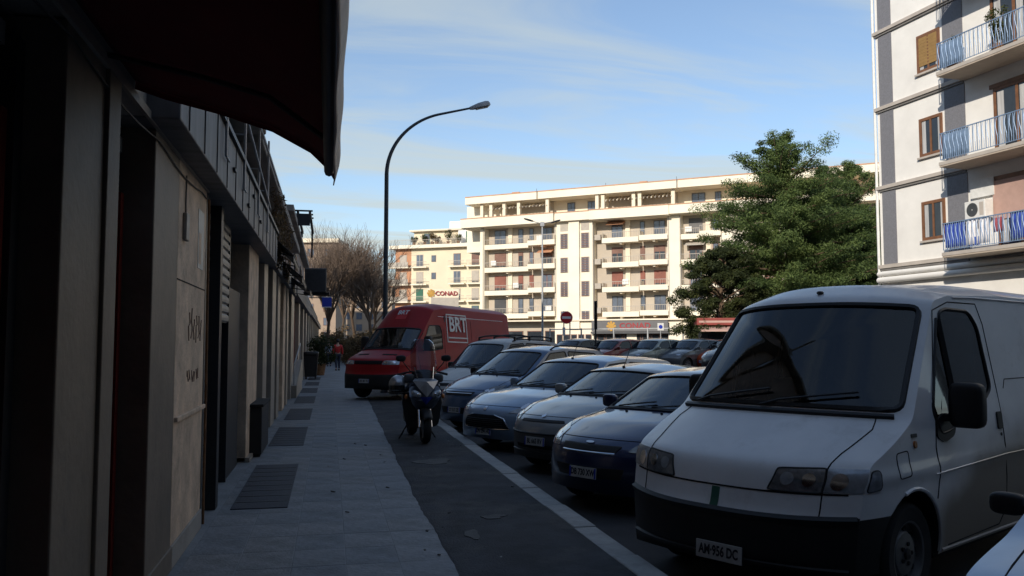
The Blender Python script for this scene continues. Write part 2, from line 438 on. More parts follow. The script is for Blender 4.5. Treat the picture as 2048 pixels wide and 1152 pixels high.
LB(A).box(-1.055, -1.03, 4.26, 4.485, 0.17, 2.85).build('moulding', 'shadestone', bevel=0.006)
pillar(A, 6.3, 7.66, 'stone')
LB(A).box(-1.3, -0.98, 4.5, 5.45, 0.0, 0.05).build('threshold', 'marble', bevel=0.01)
for (y0, y1) in ((-2.0, 0.6), (1.0, 3.55), (4.5, 5.45)):       # transom with louvre blades
    t_ = LB(A).box(-1.34, -1.29, y0, y1, 2.46, 2.8).build('transom', 'blackd')
    for k in range(5):
        b = LB(A); b.obox((-1.262, (y0 + y1) / 2, 2.50 + k * 0.036), (0.035, y1 - y0 - 0.04, 0.006), (0, 0.5, 0)); b.build('louvre_blade', 'shadestone', t_)
    LB(A).box(-1.3, -1.24, y0, y1, 2.70, 2.79).build('transom_rail', 'plasterd', t_)
LB(A).box(-1.74, -1.06, -8, 7.66, 2.87, 3.12).build('lintel', 'plasterd', bevel=0.008)
LB(A).box(-1.05, -1.03, -8, 7.66, 2.85, 2.9).build('lintel_edge', 'marble')
# stone wall details: ledge, cracks, poster, graffiti
lg = LB(A); lg.obox((-1.04, 7.0, 1.02), (0.03, 1.36, 0.035), (0, 0, 0)); lg.build('ledge', 'stone', bevel=0.006)
for z in (2.0,):
    LB(A).box(-1.051, -1.046, 6.3, 7.66, z, z + 0.008).build('joint', 'blackd')
po = LB(A); po.box(-1.052, -1.046, 7.2, 7.5, 2.16, 2.64); po.build('poster', 'plate')
LB(A).box(-1.0465, -1.0445, 7.24, 7.36, 2.2, 2.45).build('poster_sheet', 'stone')
gr = LB(A)
qr = random.Random(9)
for k in range(6):
    y = 6.85 + k * 0.12; z = 1.68 + 0.02 * math.sin(k * 2.0)
    pts = [(-1.046, y + qr.uniform(-.03, .05), z + 0.2 * i / 4 - 0.1 + qr.uniform(-.03, .03)) for i in range(5)]
    gr.tube(pts, 0.0035, 4)
for k in range(3):
    y = 6.8 + k * 0.22
    gr.tube([(-1.046, y + 0.03 * i + qr.uniform(-.03, .03), 1.3 + 0.05 * math.sin(i * 2 + k)) for i in range(6)], 0.003, 4)
tag(gr.build('graffiti', 'scrawl'), kind='stuff')
for (y0, y1, mt) in ((3.66, 4.49, 'shadestone'), (5.46, 6.297, 'shadestone'), (6.3, 7.66, 'plasterd'), (0.6, 1.0, 'shadestone')):
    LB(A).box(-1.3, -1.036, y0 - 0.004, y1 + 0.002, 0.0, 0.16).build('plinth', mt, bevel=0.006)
cb = LB(A); cb.tube([(-1.04, y, 2.80 - 0.05 * abs(math.sin(y * 1.7))) for y in np.arange(-2, 7.7, 0.3)], 0.006, 5); cb.build('cable', 'cable')
cb = LB(A); cb.tube([(-1.04, 6.53, 2.78), (-1.042, 6.535, 2.6), (-1.04, 6.53, 2.5)], 0.006, 5); cb.build('cable', 'cable')
LB(A).box(-1.05, -1.02, 6.47, 6.6, 2.3, 2.5).build('meter_box', 'shutter', bevel=0.008)
# rusty corner pipe, shutter guide, steel post
rp_ = LB(A); rp_.tube([(-1.03, 7.72, 0.02), (-1.03, 7.72, 1.2), (-1.04, 7.72, 2.8)], 0.011, 8); rp_.build('corner_pipe', 'rust', smooth=60)
LB(A).box(-1.2, -1.06, 7.75, 7.84, 0, 2.85).build('shutter_guide', 'darkm')
def shutter(par, y0, y1, z0, z1, x, mat='shutter', step=0.1):
    s_ = LB(par).box(x - 0.03, x - 0.02, y0, y1, z0, z1).build('roller_shutter', 'darkm')
    n = int((z1 - z0) / step)
    for k in range(n):
        za = z0 + k * step
        prof = [(x - 0.02, za + 0.004), (x - 0.003, za + 0.02), (x, za + step * 0.5), (x - 0.003, za + step - 0.02), (x - 0.02, za + step - 0.004)]
        b = LB(par); b.add([(a, y, c) for y in (y0, y1) for (a, c) in prof], [(i, i + 1, i + 6, i + 5) for i in range(4)])
        b.build('slat', mat, s_)
    return s_
shutter(A, 7.84, 8.45, 0.0, 2.9, -1.12)
LB(A).box(-1.16, -1.02, 8.45, 8.62, 0, 2.9).build('post', 'darkm', bevel=0.005)
shutter(A, 8.62, 10.1, 1.78, 2.95, -1.12)
LB(A).box(-1.74, -1.7, 8.62, 11.55, 0, 3.0).build('dark_interior_sheet', 'blackd')  # black sheet stands in for the darkness of the unlit shop interior
LB(A).box(-1.68, -1.12, 10.1, 10.16, 0, 3.0).build('mullion', 'darkm')
LB(A).box(-1.66, -1.14, 10.2, 11.5, 0, 2.2).build('glazed_door', 'black')
# canopy fascia and the iron frame of a dismantled awning over it
fs = LB(A).box(-1.25, -0.87, 5.2, 14.6, 2.86, 3.36).build('fascia', 'fascia', bevel=0.01)
for k in range(14):
    y = 5.5 + k * 0.66
    LB(A).box(-0.872, -0.862, y, y + 0.012, 2.87, 3.35).build('sheet_seam', 'darkm', fs)
LB(A).box(-1.25, -0.84, 5.2, 14.6, 3.355, 3.40).build('fascia_cap', 'darkm')
fr = LB(A)
for y in (7.2, 8.7, 10.4, 11.9): 
    fr.tube([(-0.845, y, 3.08), (-0.845, y, 4.31)], 0.014, 6)
    fr.tube([(-0.845, y, 3.08), (-0.845, y + 0.22, 3.08)], 0.01, 6)
    fr.tube([(-0.845, y, 3.62), (-1.2, y, 3.62)], 0.01, 6)
fr.tube([(-0.83, 6.9, 3.95), (-0.83, 12.2, 3.42)], 0.014, 6)
fr.tube([(-0.83, 6.9, 4.1), (-0.83, 14.2, 4.1)], 0.012, 6)
fr.build('awning_frame', 'galv', smooth=50)
for k, (y, z) in enumerate(((7.9, 3.1), (9.3, 3.0), (9.9, 3.2), (10.9, 3.05))):
    LB(A).box(-0.868, -0.845, y, y + 0.12, z, z + 0.03).build('bracket', 'darkm')

# the long red awning over our heads
aw = thing('awning', 'long dark red shop awning with pale hem hanging over the pavement', 'awning', (-1.0, 0, 2.4))
prof = [(-1.06, 2.99), (-0.9, 2.94), (-0.62, 2.875), (-0.33, 2.79), (-0.12, 2.68), (-0.02, 2.585), (0.012, 2.53)]
def awfn(u, v):
    t = u * (len(prof) - 1); i = min(int(t), len(prof) - 2); f = t - i
    x = prof[i][0] * (1 - f) + prof[i + 1][0] * f; z = prof[i][1] * (1 - f) + prof[i + 1][1] * f
    y = -4.5 + 9.4 * v
    z -= 0.018 * math.sin(u * math.pi) * abs(math.sin(v * 9.4 * 1.1))
    return (x + 1.0, y, z - 2.4)
c1 = MB().grid(awfn, 24, 60).build('cloth', 'awning', aw, smooth=60)
so = c1.modifiers.new('thick', 'SOLIDIFY'); so.thickness = 0.004
hem = MB().grid(lambda u, v: (1.014 + 0.003 * math.sin(v * 60) + 0.028 * (1 - u), -4.5 + 9.4 * v, 0.16 - 0.115 * u + 0.003 * math.sin(v * 45)), 5, 120).build('hem', 'awnedge', aw, smooth=60)
so = hem.modifiers.new('thick', 'SOLIDIFY'); so.thickness = 0.006
mb = MB().tube([(0.985, -4.5, 0.13), (0.985, 4.92, 0.13)], 0.028, 8); mb.build('front_bar', 'darkm', aw, smooth=60)
for y in (-2.5, 1.2, 4.2):
    mb = MB().tube([(-0.05, y, 0.5), (0.38, y, 0.42), (0.7, y, 0.34), (0.98, y, 0.14)], 0.014, 6); mb.build('arm', 'darkm', aw, smooth=60)
# triangular end cheek of the awning
ck = MB().add([(p[0] + 1.0, 4.905, p[1] - 2.4) for p in prof] + [(p[0] + 1.0, 4.905, max(p[1] - 0.05, 2.47) - 2.4) for p in prof], [(i, i + 1, 8 + i, 7 + i) for i in range(6)])
ck.build('end_hem', 'awning', aw)

# next shops
B = shop_thing('shop_building', 'shop row with weathered pilasters and hanging plants beyond the grey fascia', 18.0)
LB(B).box(-7, -1.5, 11.6, 26, 0, 4.2).build('wall', 'plasterd')
for (y0, y1, mt) in ((11.7, 13.2, 'stone'), (14.4, 15.2, 'marble'), (16.5, 17.5, 'marble'), (18.2, 19.0, 'marble'), (20.4, 21.4, 'stone'), (22.2, 22.9, 'marble'), (24.6, 25.7, 'marble')):
    LB(B).box(-1.49, -1.05, y0, y1, 0, 2.95).build('pillar', mt, bevel=0.01)
for (y0, y1) in ((13.2, 14.4), (15.2, 16.5), (19.0, 20.4), (22.9, 24.6)): shutter(B, y0 + 0.02, y1 - 0.02, 0.0 if y0 != 15.2 else 1.9, 2.9, -1.3, step=0.145)
for (y0, y1) in ((15.2, 16.5), (17.5, 18.2), (21.4, 22.2)): LB(B).box(-1.48, -1.42, y0, y1, 0, 2.9).build('door', 'blackd')
LB(B).box(-1.49, -0.98, 14.65, 26, 2.96, 3.35).build('fascia', 'fascia', bevel=0.01)
LB(B).box(-1.6, -1.2, 11.6, 26, 3.36, 4.2).build('parapet_wall', 'pinkp')
LB(B).box(-7, -0.9, 11.62, 26, 4.22, 4.40).build('eave', 'plasterd', bevel=0.02)
LB(B).box(-1.5, -1.0, 11.7, 13.2, 0.0, 0.06).build('threshold', 'marble')
C = shop_thing('shop_building', 'pinkish two-storey shop house with a roof frame, past the plants', 34.0)
LB(C).box(-8, -1.35, 26.02, 46, 0, 5.5).build('wall', 'pinkp')
for (y0, y1) in ((26.1, 27.2), (31.4, 32.6), (36.5, 37.6), (41, 42.3)): LB(C).box(-1.34, -1.08, y0, y1, 0, 3.0).build('pillar', 'marble', bevel=0.01)
for (y0, y1, mt) in ((27.2, 31.4, 'redwood'), (32.6, 36.5, 'blackd'), (37.6, 41, 'redwood')): LB(C).box(-1.34, -1.22, y0, y1, 0, 2.7).build('door', mt)
LB(C).box(-1.34, -0.95, 26.02, 46, 3.02, 3.4).build('fascia', 'fascia', bevel=0.01)
LB(C).box(-8, -1.1, 26.02, 46, 5.52, 5.7).build('eave', 'plasterd')
for (y0, y1) in ((28, 29.4), (33, 34.4), (39, 40.4)):
    w_ = LB(C).box(-1.34, -1.3, y0, y1, 3.7, 5.0).build('window', 'greyd'); LB(C).box(-1.299, -1.29, y0 + .1, y1 - .1, 3.8, 4.9).build('pane', 'pane', w_)
rf_ = LB(C)
for y in (30, 34): rf_.box(-1.15, -1.07, y, y + 0.1, 5.7, 5.95)
for x in (-1.15, -0.75): rf_.box(x, x + 0.08, 29.5, 35, 5.95, 6.05)
for k in range(3): rf_.box(-1.5, -0.62, 29.6 + k * 0.85, 29.68 + k * 0.85, 6.05, 6.1)
rf_.box(-0.75, -0.68, 33.9, 34.0, 4.9, 5.95)
rf_.box(-1.15, -0.7, 29.5, 29.54, 5.55, 5.95)
rf_.build('roof_frame', 'darkm')
D = shop_thing('shop_building', 'farthest plain low shop row at the end of the pavement', 70.0)
LB(D).box(-9, -1.3, 46.1, 96, 0, 4.4).build('wall', 'plasterd')
for k in range(10): LB(D).box(-1.29, -1.1, 47 + k * 4.8, 48.2 + k * 4.8, 0, 3.1).build('pillar', 'marble')
for k in range(9): LB(D).box(-1.29, -1.25, 48.2 + k * 4.8, 51.8 + k * 4.8, 0, 2.8).build('door', 'redwood' if k % 2 else 'blackd')
LB(D).box(-1.29, -0.95, 46.1, 96, 3.12, 3.5).build('fascia', 'fascia')

# small dark awnings of the next shops
for y0, y1, x1, z0, lab in ((14.9, 17.4, -0.62, 3.12, 'small dark folded awning below the hanging plants'), (18.4, 21.6, -0.58, 3.02, 'small dark awning with drooping edge, second past the grey fascia'), (22.4, 25.2, -0.5, 2.98, 'small dark awning with drooping edge, third past the grey fascia')):
    a_ = thing('small_awning', lab, 'awning', (-0.98, (y0 + y1) / 2, z0), group='small dark awnings along the shops')
    h = (y1 - y0) / 2; dx = x1 + 0.98
    MB().grid(lambda u, v: (dx * u, -h + 2 * h * v, 0.28 - 0.34 * u - 0.03 * math.sin(v * 9) * u), 6, 12).build('cloth', 'greyd', a_, smooth=60).modifiers.new('t', 'SOLIDIFY').thickness = 0.006
    MB().grid(lambda u, v: (dx + 0.002, -h + 2 * h * v, -0.06 - (0.11 + 0.02 * math.sin(v * 40)) * u), 2, 40).build('valance', 'greyd', a_, smooth=60).modifiers.new('t', 'SOLIDIFY').thickness = 0.006
    b_ = MB(); b_.tube([(dx, -h, -0.06), (dx, h, -0.06)], 0.015, 6); b_.tube([(0, -h + .2, 0.0), (dx, -h + .2, -0.06)], 0.012, 6); b_.tube([(0, h - .2, 0.0), (dx, h - .2, -0.06)], 0.012, 6)
    b_.build('frame', 'darkm', a_)
# boxed shop sign sticking out over the pavement
s_ = thing('box_sign', 'dark grey boxy sign projecting from the shop row over the pavement', 'sign', (-1.0, 35, 3.5))
MB().box(0, 0.85, -0.35, 0.35, 0.1, 1.05).build('case', 'greyd', s_, bevel=0.02)
MB().box(0.05, 0.8, -0.362, -0.352, 0.16, 0.99).build('face', 'darkm', s_)
MB().box(-0.1, 0.95, -0.3, 0.9, 0.02, 0.09).build('canopy', 'blackd', s_)
s_ = thing('shop_sign', 'small blue square sign hanging at the end of the shop row', 'sign', (-0.15, 41, 3.25))
MB().box(-0.22, 0.22, -0.04, 0.04, 0, 0.5).build('panel', 'bluep', s_, bevel=0.015)
MB().tube([(-0.8, 0, 0.45), (-0.2, 0, 0.45)], 0.02, 6).build('bracket', 'darkm', s_)
MB().box(-0.23, 0.23, -0.047, -0.0405, 0.0, 0.03).box(-0.23, 0.23, -0.047, -0.0405, 0.47, 0.5).build('rim', 'whitep', s_)
# box planter by the shop door
p_ = thing('planter_box', 'low black box with a lid beside the half-open shutter', 'box', (-1.03, 13.0, 0.0))
MB().box(-0.14, 0.14, -0.8, 0.5, 0.03, 0.68).build('case', 'black', p_, bevel=0.015)
MB().box(-0.16, 0.16, -0.83, 0.53, 0.68, 0.72).build('lid', 'blackd', p_, bevel=0.01)
MB().box(-0.12, 0.12, -0.75, -0.65, 0.0, 0.03).box(-0.12, 0.12, 0.35, 0.45, 0.0, 0.03).build('feet', 'darkm', p_)
# waste bin
b_ = thing('waste_bin', 'tall black wheeled bin on the pavement by the shop doors', 'bin', (-0.78, 38.5, 0.0))
bn_ = MB()
for (z0, s0, z1, s1) in ((0.1, 0.25, 1.05, 0.31),):
    bn_.add([(-s0, -s0, z0), (s0, -s0, z0), (s0, s0, z0), (-s0, s0, z0), (-s1, -s1, z1), (s1, -s1, z1), (s1, s1, z1), (-s1, s1, z1)], [(0, 3, 2, 1), (4, 5, 6, 7), (0, 1, 5, 4), (1, 2, 6, 5), (2, 3, 7, 6), (3, 0, 4, 7)])
bn_.build('body', 'black', b_, bevel=0.02)
MB().ell((0, 0, 1.1), (0.68, 0.68, 0.2), 0.4).build('lid', 'black', b_, smooth=60)
MB().tube([(-0.3, 0.36, 1.02), (0.3, 0.36, 1.02)], 0.018, 6).build('handle', 'darkm', b_)
for s in (-1, 1): MB().lathe([(0.001, -0.03), (0.1, -0.03), (0.1, 0.03), (0.001, 0.03)], 14, (0.2 * s, 0.24, 0.1), 'x').build('wheel', 'rubber', b_, smooth=40)
for s in (-1, 1): MB().box(0.2 * s - .03, 0.2 * s + .03, -0.22, -0.16, 0, 0.1).build('foot', 'darkm', b_)
# entrance ramp with side wall
r_ = thing('entrance_ramp', 'short concrete entrance ramp wall sloping along the shop fronts', 'ramp', (-1.0, 27.0, 0))
MB().prism([(-1.8, 0), (3.2, 0), (3.2, 1.0), (2.6, 1.0), (-1.8, 0.35)], -0.07, 0.1, 'x').build('side_wall', 'marble', r_, bevel=0.01)
MB().prism([(-1.8, 0.0), (3.2, 0.0), (3.2, 0.42), (-1.8, 0.02)], -0.2, -0.071, 'x').build('slope', 'slab', r_)
MB().tube([(0.02, -1.7, 0.36), (0.02, -1.7, 0.95), (0.02, 3.1, 1.55), (0.02, 3.1, 1.0)], 0.02, 6).build('handrail', 'galv', r_, smooth=50)

BLOCK_H = 21.0
# tall block set back behind the shops: it shades the street
def block(name, label, loc, rz, w, d, h, wall, rows, cols, z0=4.2, st=3.1, bal=True):
    t = thing(name, label, 'building', loc, rz)
    MB().box(0, w, 0, d, 0, h).build('wall', wall, t)
    MB().box(-0.4, w + 0.4, -0.5, d + 0.4, h, h + 0.35).build('roof_edge', 'plasterd', t)
    wf = None
    for r in range(rows):
        for c in range(cols):
            u = (c + 0.5) * w / cols; z = z0 + r * st
            m_ = MB().box(-0.6, 0.6, -0.04, 0.02, 0, 1.5)
            if wf is None:
                wf = m_.build('window', 'greyd', t, loc=(u, 0, z)); wp = MB().box(-0.5, 0.5, -0.055, -0.041, 0.08, 1.42).build('pane', 'pane', wf)
            else:
                f2 = inst(wf, t, (u, 0, z)); inst(wp, f2)
        if bal: MB().box(0.5, w - 0.5, -1.2, 0.0, z0 + r * st - 0.85, z0 + r * st - 0.7).build('balcony_slab', 'plasterd', t)
        if bal: MB().box(0.5, w - 0.5, -1.2, -1.12, z0 + r * st - 0.7, z0 + r * st + 0.25).build('balcony_front', wall, t)
    return t
block('unseen_apartment_block', 'tall apartment block set back behind the low shops on the left', (-8.5, -55, 0), R(90), 96, 14, BLOCK_H, 'pinkp', 5, 14)
block('unseen_apartment_block', 'unseen apartment block added behind the viewpoint to cut the sky light', (34, -12, 0), R(180), 42, 12, 21.0, 'brick', 4, 9)  # added out of view, tall and close to hold back sky light
block('unseen_apartment_block', 'unseen apartment block added behind the viewpoint on the right to cut sky light', (21.5, 3.0, 0), R(-90), 14, 12, 19.0, 'brick', 4, 4)  # added out of view to hold back sky light, walls dark against reflections
# ================================================================== apartment house on the right
MT.update(
    cream=M('cream_render', (0.86, 0.84, 0.8), 0.85, var=0.08, vs_=0.8, bump=0.1, bs=30, stain=((0.6, 0.56, 0.5), 0.9, 0.64, 0.4)),
    greyt=M('grey_mosaic_tiles', (0.2, 0.2, 0.22), 0.6, var=0.18, vs_=22, bump=0.25, bs=50),
    trim=M('stone_trim', (0.5, 0.45, 0.4), 0.8, var=0.12, vs_=2),
    trimd=M('dark_ledge', (0.2, 0.19, 0.18), 0.7, var=0.2, vs_=3),
    wood=M('brown_window_wood', (0.2, 0.09, 0.042), 0.5, var=0.25, vs_=6),
    ochre=M('ochre_shutter', (0.33, 0.2, 0.07), 0.6, var=0.12, vs_=5),
    rose=M('rose_shutter', (0.5, 0.33, 0.28), 0.7, var=0.1, vs_=3),
    iron=M('grey_blue_iron', (0.22, 0.32, 0.48), 0.5, metal=0.2, var=0.2, vs_=8),
    screen=M('blue_screen_cloth', (0.16, 0.24, 0.36), 0.85, var=0.3, vs_=3),
    bluec=M('blue_cloth', (0.03, 0.07, 0.42), 0.9, var=0.25, vs_=4),
    whitec=M('white_cloth', (0.75, 0.73, 0.75), 0.9, var=0.12, vs_=5),
    redc=M('red_cloth', (0.3, 0.07, 0.09), 0.9, var=0.2, vs_=4),
    curtain=M('curtain', (0.5, 0.5, 0.5), 0.9, var=0.25, vs_=3, stretch=(8, 8, 0.4)),
    soffit=M('balcony_soffit', (0.5, 0.42, 0.34), 0.85, var=0.1, vs_=2),
)
RB = thing('apartment_house', 'cream apartment house with grey tile strips and iron balconies on the right', 'building', (21.08, 29.35, RZ), R(-85))
rz = -RZ
RBH = 19.5
MB().box(0, 22, 0, 11, 0, RBH).build('wall', 'cream', RB)
MB().box(-0.5, 22.5, -0.6, 11.5, RBH, RBH + 0.3).build('roof_edge', 'trim', RB)
LEV = [4.48, 7.57, 10.7, 13.75, 16.85]
for u0, u1 in ((0.16, 0.88), (3.4, 4.3)):
    for i, z in enumerate(LEV):
        z1 = (LEV[i + 1] if i + 1 < len(LEV) else RBH) + rz - 0.12
        MB().box(u0, u1, -0.025, 0, z + rz + 0.14, z1).build('tile_strip', 'greyt', RB)
for z in LEV:
    MB().box(-0.06, 4.28, -0.12, 0, z + rz - 0.02, z + rz + 0.12).build('string_course', 'trim', RB, bevel=0.01)
    MB().box(-0.05, 4.28, -0.07, 0, z + rz - 0.10, z + rz - 0.022).build('string_course', 'trimd', RB)
m = MB(); m.tube([(-0.07, -0.06, 0), (-0.07, -0.06, RBH)], 0.055, 10); m.build('downpipe', 'whitep', RB, smooth=60)
# fat rounded cornice below the first floor
m = MB()
for z, r in ((4.0, 0.12), (4.24, 0.1)): m.tube([(0.0, -0.12, z + rz), (0.05, -0.14, z + rz), (12, -0.14, z + rz)], r, 12)
m.build('cornice', 'cream', RB, smooth=60)
def rb_window(u0, u1, z0, z1, top):
    w = MB().box(u0, u1, -0.012, 0.001, z0, z1).build('window', 'wood', RB)
    fr = MB(); t = 0.11
    fr.box(u0, u0 + t, -0.05, -0.012, z0, z1); fr.box(u1 - t, u1, -0.05, -0.012, z0, z1); fr.box(u0 + t, u1 - t, -0.05, -0.012, z1 - t, z1); fr.box(u0 + t, u1 - t, -0.05, -0.012, z0, z0 + t)
    fr.box((u0 + u1) / 2 - 0.035, (u0 + u1) / 2 + 0.035, -0.048, -0.012, z0 + t, z1 - t)
    fr.build('frame', 'wood', w)
    for a, b in ((u0 + t, (u0 + u1) / 2 - 0.035), ((u0 + u1) / 2 + 0.035, u1 - t)):
        MB().box(a, b, -0.02, -0.0121, z0 + t, z1 - t).build('pane', 'pane', w)
        MB().box(a + (0.02 if a < u0 + 0.2 else 0.3), a + (0.2 if a < u0 + 0.2 else 0.42), -0.023, -0.0205, z0 + t + 0.01, z1 - t - 0.01).build('curtain', 'curtain', w)
    MB().box(u0 - 0.08, u1 + 0.08, -0.1, 0, z0 - 0.07, z0 - 0.002).build('sill', 'trim', w)
    if top:
        n = int(top / 0.06)
        for k in range(n): MB().box(u0 + t, u1 - t, -0.047 - 0.004 * (k % 2), -0.021, z1 - t - (k + 1) * 0.06, z1 - t - k * 0.06 - 0.004).build('shutter_slat', 'ochre', w)
    return w
for z, top in ((LEV[0], 0), (LEV[1], 0), (LEV[2], 1.1), (LEV[3], 0.5), (LEV[4], 0)):
    rb_window(2.19, 3.28, z + rz + 0.82, z + rz + 2.25, top)
def railing(par, u0, u1, y, z, h=1.0, name='railing', side=None, swirl=True):
    m = MB()
    P = lambda u, zz, yy=y: (u, yy, zz)
    m.box(u0, u1, y - 0.02, y + 0.02, z + h - 0.03, z + h)
    m.box(u0, u1, y - 0.012, y + 0.012, z + 0.08, z + 0.1)
    n = int((u1 - u0) / 0.085)
    for k in range(n + 1):
        u = u0 + 0.01 + (u1 - u0 - 0.02) * k / n
        if swirl and k % 2:
            m.tube([(u + 0.035 * math.sin(t * 2 * math.pi), y - 0.03 * math.sin(t * math.pi), z + 0.09 + (h - 0.11) * t) for t in np.linspace(0, 1, 7)], 0.011, 4)
        else: m.box(u - 0.011, u + 0.011, y - 0.008, y + 0.008, z + 0.1, z + h - 0.03)
    if side is not None:
        s0, s1 = side
        m.box(u0 - 0.0, u0 + 0.03, s0, s1, z + h - 0.03, z + h)
        m.box(u0 + 0.005, u0 + 0.025, s0, s1, z + 0.08, z + 0.1)
        for k in range(9):
            yy = s0 + (s1 - s0) * k / 8; m.box(u0 + 0.007, u0 + 0.023, yy - 0.008, yy + 0.008, z + 0.1, z + h - 0.03)
    return m.build(name, 'iron', par)
for i, z in enumerate(LEV):
    zf = z + rz
    b = MB().box(4.32, 12.5, -1.22, 0.0, zf - 0.04, zf + 0.13).build('balcony', 'soffit', RB, bevel=0.01)
    MB().box(4.31, 12.51, -1.235, -1.222, zf + 0.02, zf + 0.135).build('slab_edge', 'trim', b)
    railing(b, 4.34, 12.4, -1.19, zf + 0.13, 1.0, side=(-1.19, -0.02))
    # screens of cloth or cane tied inside the railing
    def drape(u0, u1, mat, z0=0.16, z1=0.98, y=-1.16, nm='screen', amp=0.012):
        g = MB().grid(lambda a, c: (u0 + (u1 - u0) * a, y + amp * math.sin(a * 19 + i), zf + 0.13 + z0 + (z1 - z0) * c), 16, 3).build(nm, mat, b, smooth=60)
        g.modifiers.new('t', 'SOLIDIFY').thickness = 0.005
    if i == 0:
        drape(4.4, 5.25, 'bluec'); drape(5.3, 5.75, 'whitec', nm='hung_cloth', amp=0.03); drape(5.8, 6.2, 'whitec', nm='hung_cloth', amp=0.02); drape(6.35, 6.75, 'redc', 0.45, 0.9, nm='hung_cloth', amp=0.02); drape(7.0, 8.5, 'bluec')
        drape(5.3, 5.8, 'bluec', 0.12, 0.4, y=-1.14)
    elif i == 1:
        drape(4.4, 5.5, 'screen', 0.1, 0.96)
    elif i == 2:
        drape(4.4, 5.4, 'screen', 0.1, 0.93)
    # french window, with roller shutter box
    for (u0, u1) in ((5.5, 7.3), (9.2, 11)):
        w = MB().box(u0, u1, -0.012, 0.001, zf + 0.14, zf + 2.45).build('french_window', 'wood', RB)
        fr = MB(); t = 0.09
        for a in (u0, (u0 + u1) / 2 - 0.045, u1 - t): fr.box(a, a + t, -0.05, -0.0125, zf + 0.14, zf + 2.45)
        fr.box(u0 + t, u1 - t, -0.049, -0.0125, zf + 2.36, zf + 2.45); fr.build('frame', 'wood', w)
        for a, c in ((u0 + t, (u0 + u1) / 2 - 0.045), ((u0 + u1) / 2 + 0.045, u1 - t)):
            MB().box(a, c, -0.02, -0.0126, zf + 0.3, zf + 2.36).build('pane', 'pane', w)
            MB().box(a + 0.05, a + 0.3, -0.023, -0.0205, zf + 0.35, zf + 2.3).build('curtain', 'curtain', w)
        MB().box(u0 - 0.14, u1 + 0.14, -0.06, 0, zf + 2.46, zf + 2.6).build('head', 'wood', w)
        if i in (0, 3): MB().box(u0 - 0.14, u1 + 0.2, -0.07, -0.051, zf + 1.15, zf + 2.45).build('shutter', 'rose', w)
# air conditioner on the first balcony wall
ac = thing('air_conditioner', 'white air conditioner outdoor unit on the lowest balcony of the cream house', 'air conditioner')
ac.parent = None
def rbw(u, y, z):      # local to world of the right building
    return RB.matrix_basis @ Vector((u, y, z))
ac.location = rbw(4.98, -0.3, LEV[0] + rz + 1.25); ac.rotation_euler = (0, 0, R(-85))
MB().box(-0.42, 0.42, -0.16, 0.16, 0, 0.6).build('case', 'whitep', ac, bevel=0.02)
MB().lathe([(0.02, -0.165), (0.22, -0.175), (0.235, -0.162)], 24, (-0.1, 0, 0.3), 'y').build('fan_guard', 'greyd', ac, smooth=40)
MB().box(0.2, 0.36, -0.166, -0.161, 0.08, 0.52).build('vent_panel', 'trim', ac)
MB().box(-0.3, -0.26, -0.1, 0.3, -0.05, 0).box(0.26, 0.3, -0.1, 0.3, -0.05, 0).build('bracket', 'galv', ac)
MB().box(-0.5, 0.45, 0.2, 0.29, 0.75, 1.35).build('pipe_cover', 'whitep', ac)

# ================================================================== far apartment building (main)
MT.update(
    fcream=M('far_cream_render', (0.82, 0.72, 0.56), 0.9, var=0.08, vs_=0.35, stain=((0.55, 0.46, 0.33), 0.5, 0.62, 0.3)),
    fwhite=M('far_pale_render', (0.86, 0.775, 0.62), 0.9, var=0.06, vs_=0.4, stain=((0.6, 0.53, 0.43), 0.7, 0.62, 0.35)),
    fbeige=M('far_shaded_recess_render', (0.5, 0.43, 0.345), 0.9, var=0.06, vs_=0.5),  # recess shade put into the colour: darker than the other walls
    fband=M('terracotta_coping', (0.55, 0.3, 0.18), 0.85, var=0.15, vs_=1.5),
    fbrown=M('brown_shutter', (0.19, 0.1, 0.075), 0.7, var=0.2, vs_=1.0),
    fred=M('red_brown_shutter', (0.24, 0.085, 0.06), 0.7, var=0.2, vs_=1.0),
    fyellow=M('yellow_render', (0.74, 0.64, 0.47), 0.9, var=0.06, vs_=0.4),
    forange=M('orange_render', (0.5, 0.25, 0.14), 0.9, var=0.08, vs_=0.4),
    fdull=M('dull_brown_render', (0.36, 0.27, 0.2), 0.9, var=0.08, vs_=0.4),
    fdark=M('dark_shopfront', (0.06, 0.06, 0.065), 0.5, var=0.3, vs_=0.6),
    fgrey=M('grey_board', (0.14, 0.135, 0.135), 0.7, var=0.1, vs_=1),
    signred=M('sign_letters_red', (0.3, 0.03, 0.035), 0.6, var=0.1),
    slate=M('grey_slats', (0.45, 0.4, 0.34), 0.8, var=0.1, vs_=2),
    greens=M('green_shutter', (0.03, 0.12, 0.08), 0.7, var=0.1),
)
FB = thing('apartment_building', 'long cream apartment building with stacked balconies and roof terraces across the car park', 'building', (20.2, 114.5, RZ), R(-37.6))
FL = [5.3, 8.45, 11.6, 14.75]
UEND = 62
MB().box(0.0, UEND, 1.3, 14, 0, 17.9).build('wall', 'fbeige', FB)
piers = [(-0.15, 0.5), (10.95, 16.3), (26.1, 27.75), (32.6, 36.0), (45, 47), (54, 57)]
for u0, u1 in piers: MB().box(u0, u1, 0.0, 1.299, 0, 17.9).build('pier', 'fwhite', FB)
MB().box(13.05, 14.5, -0.35, -0.001, 3.6, 17.85).build('stair_tower', 'fwhite', FB)
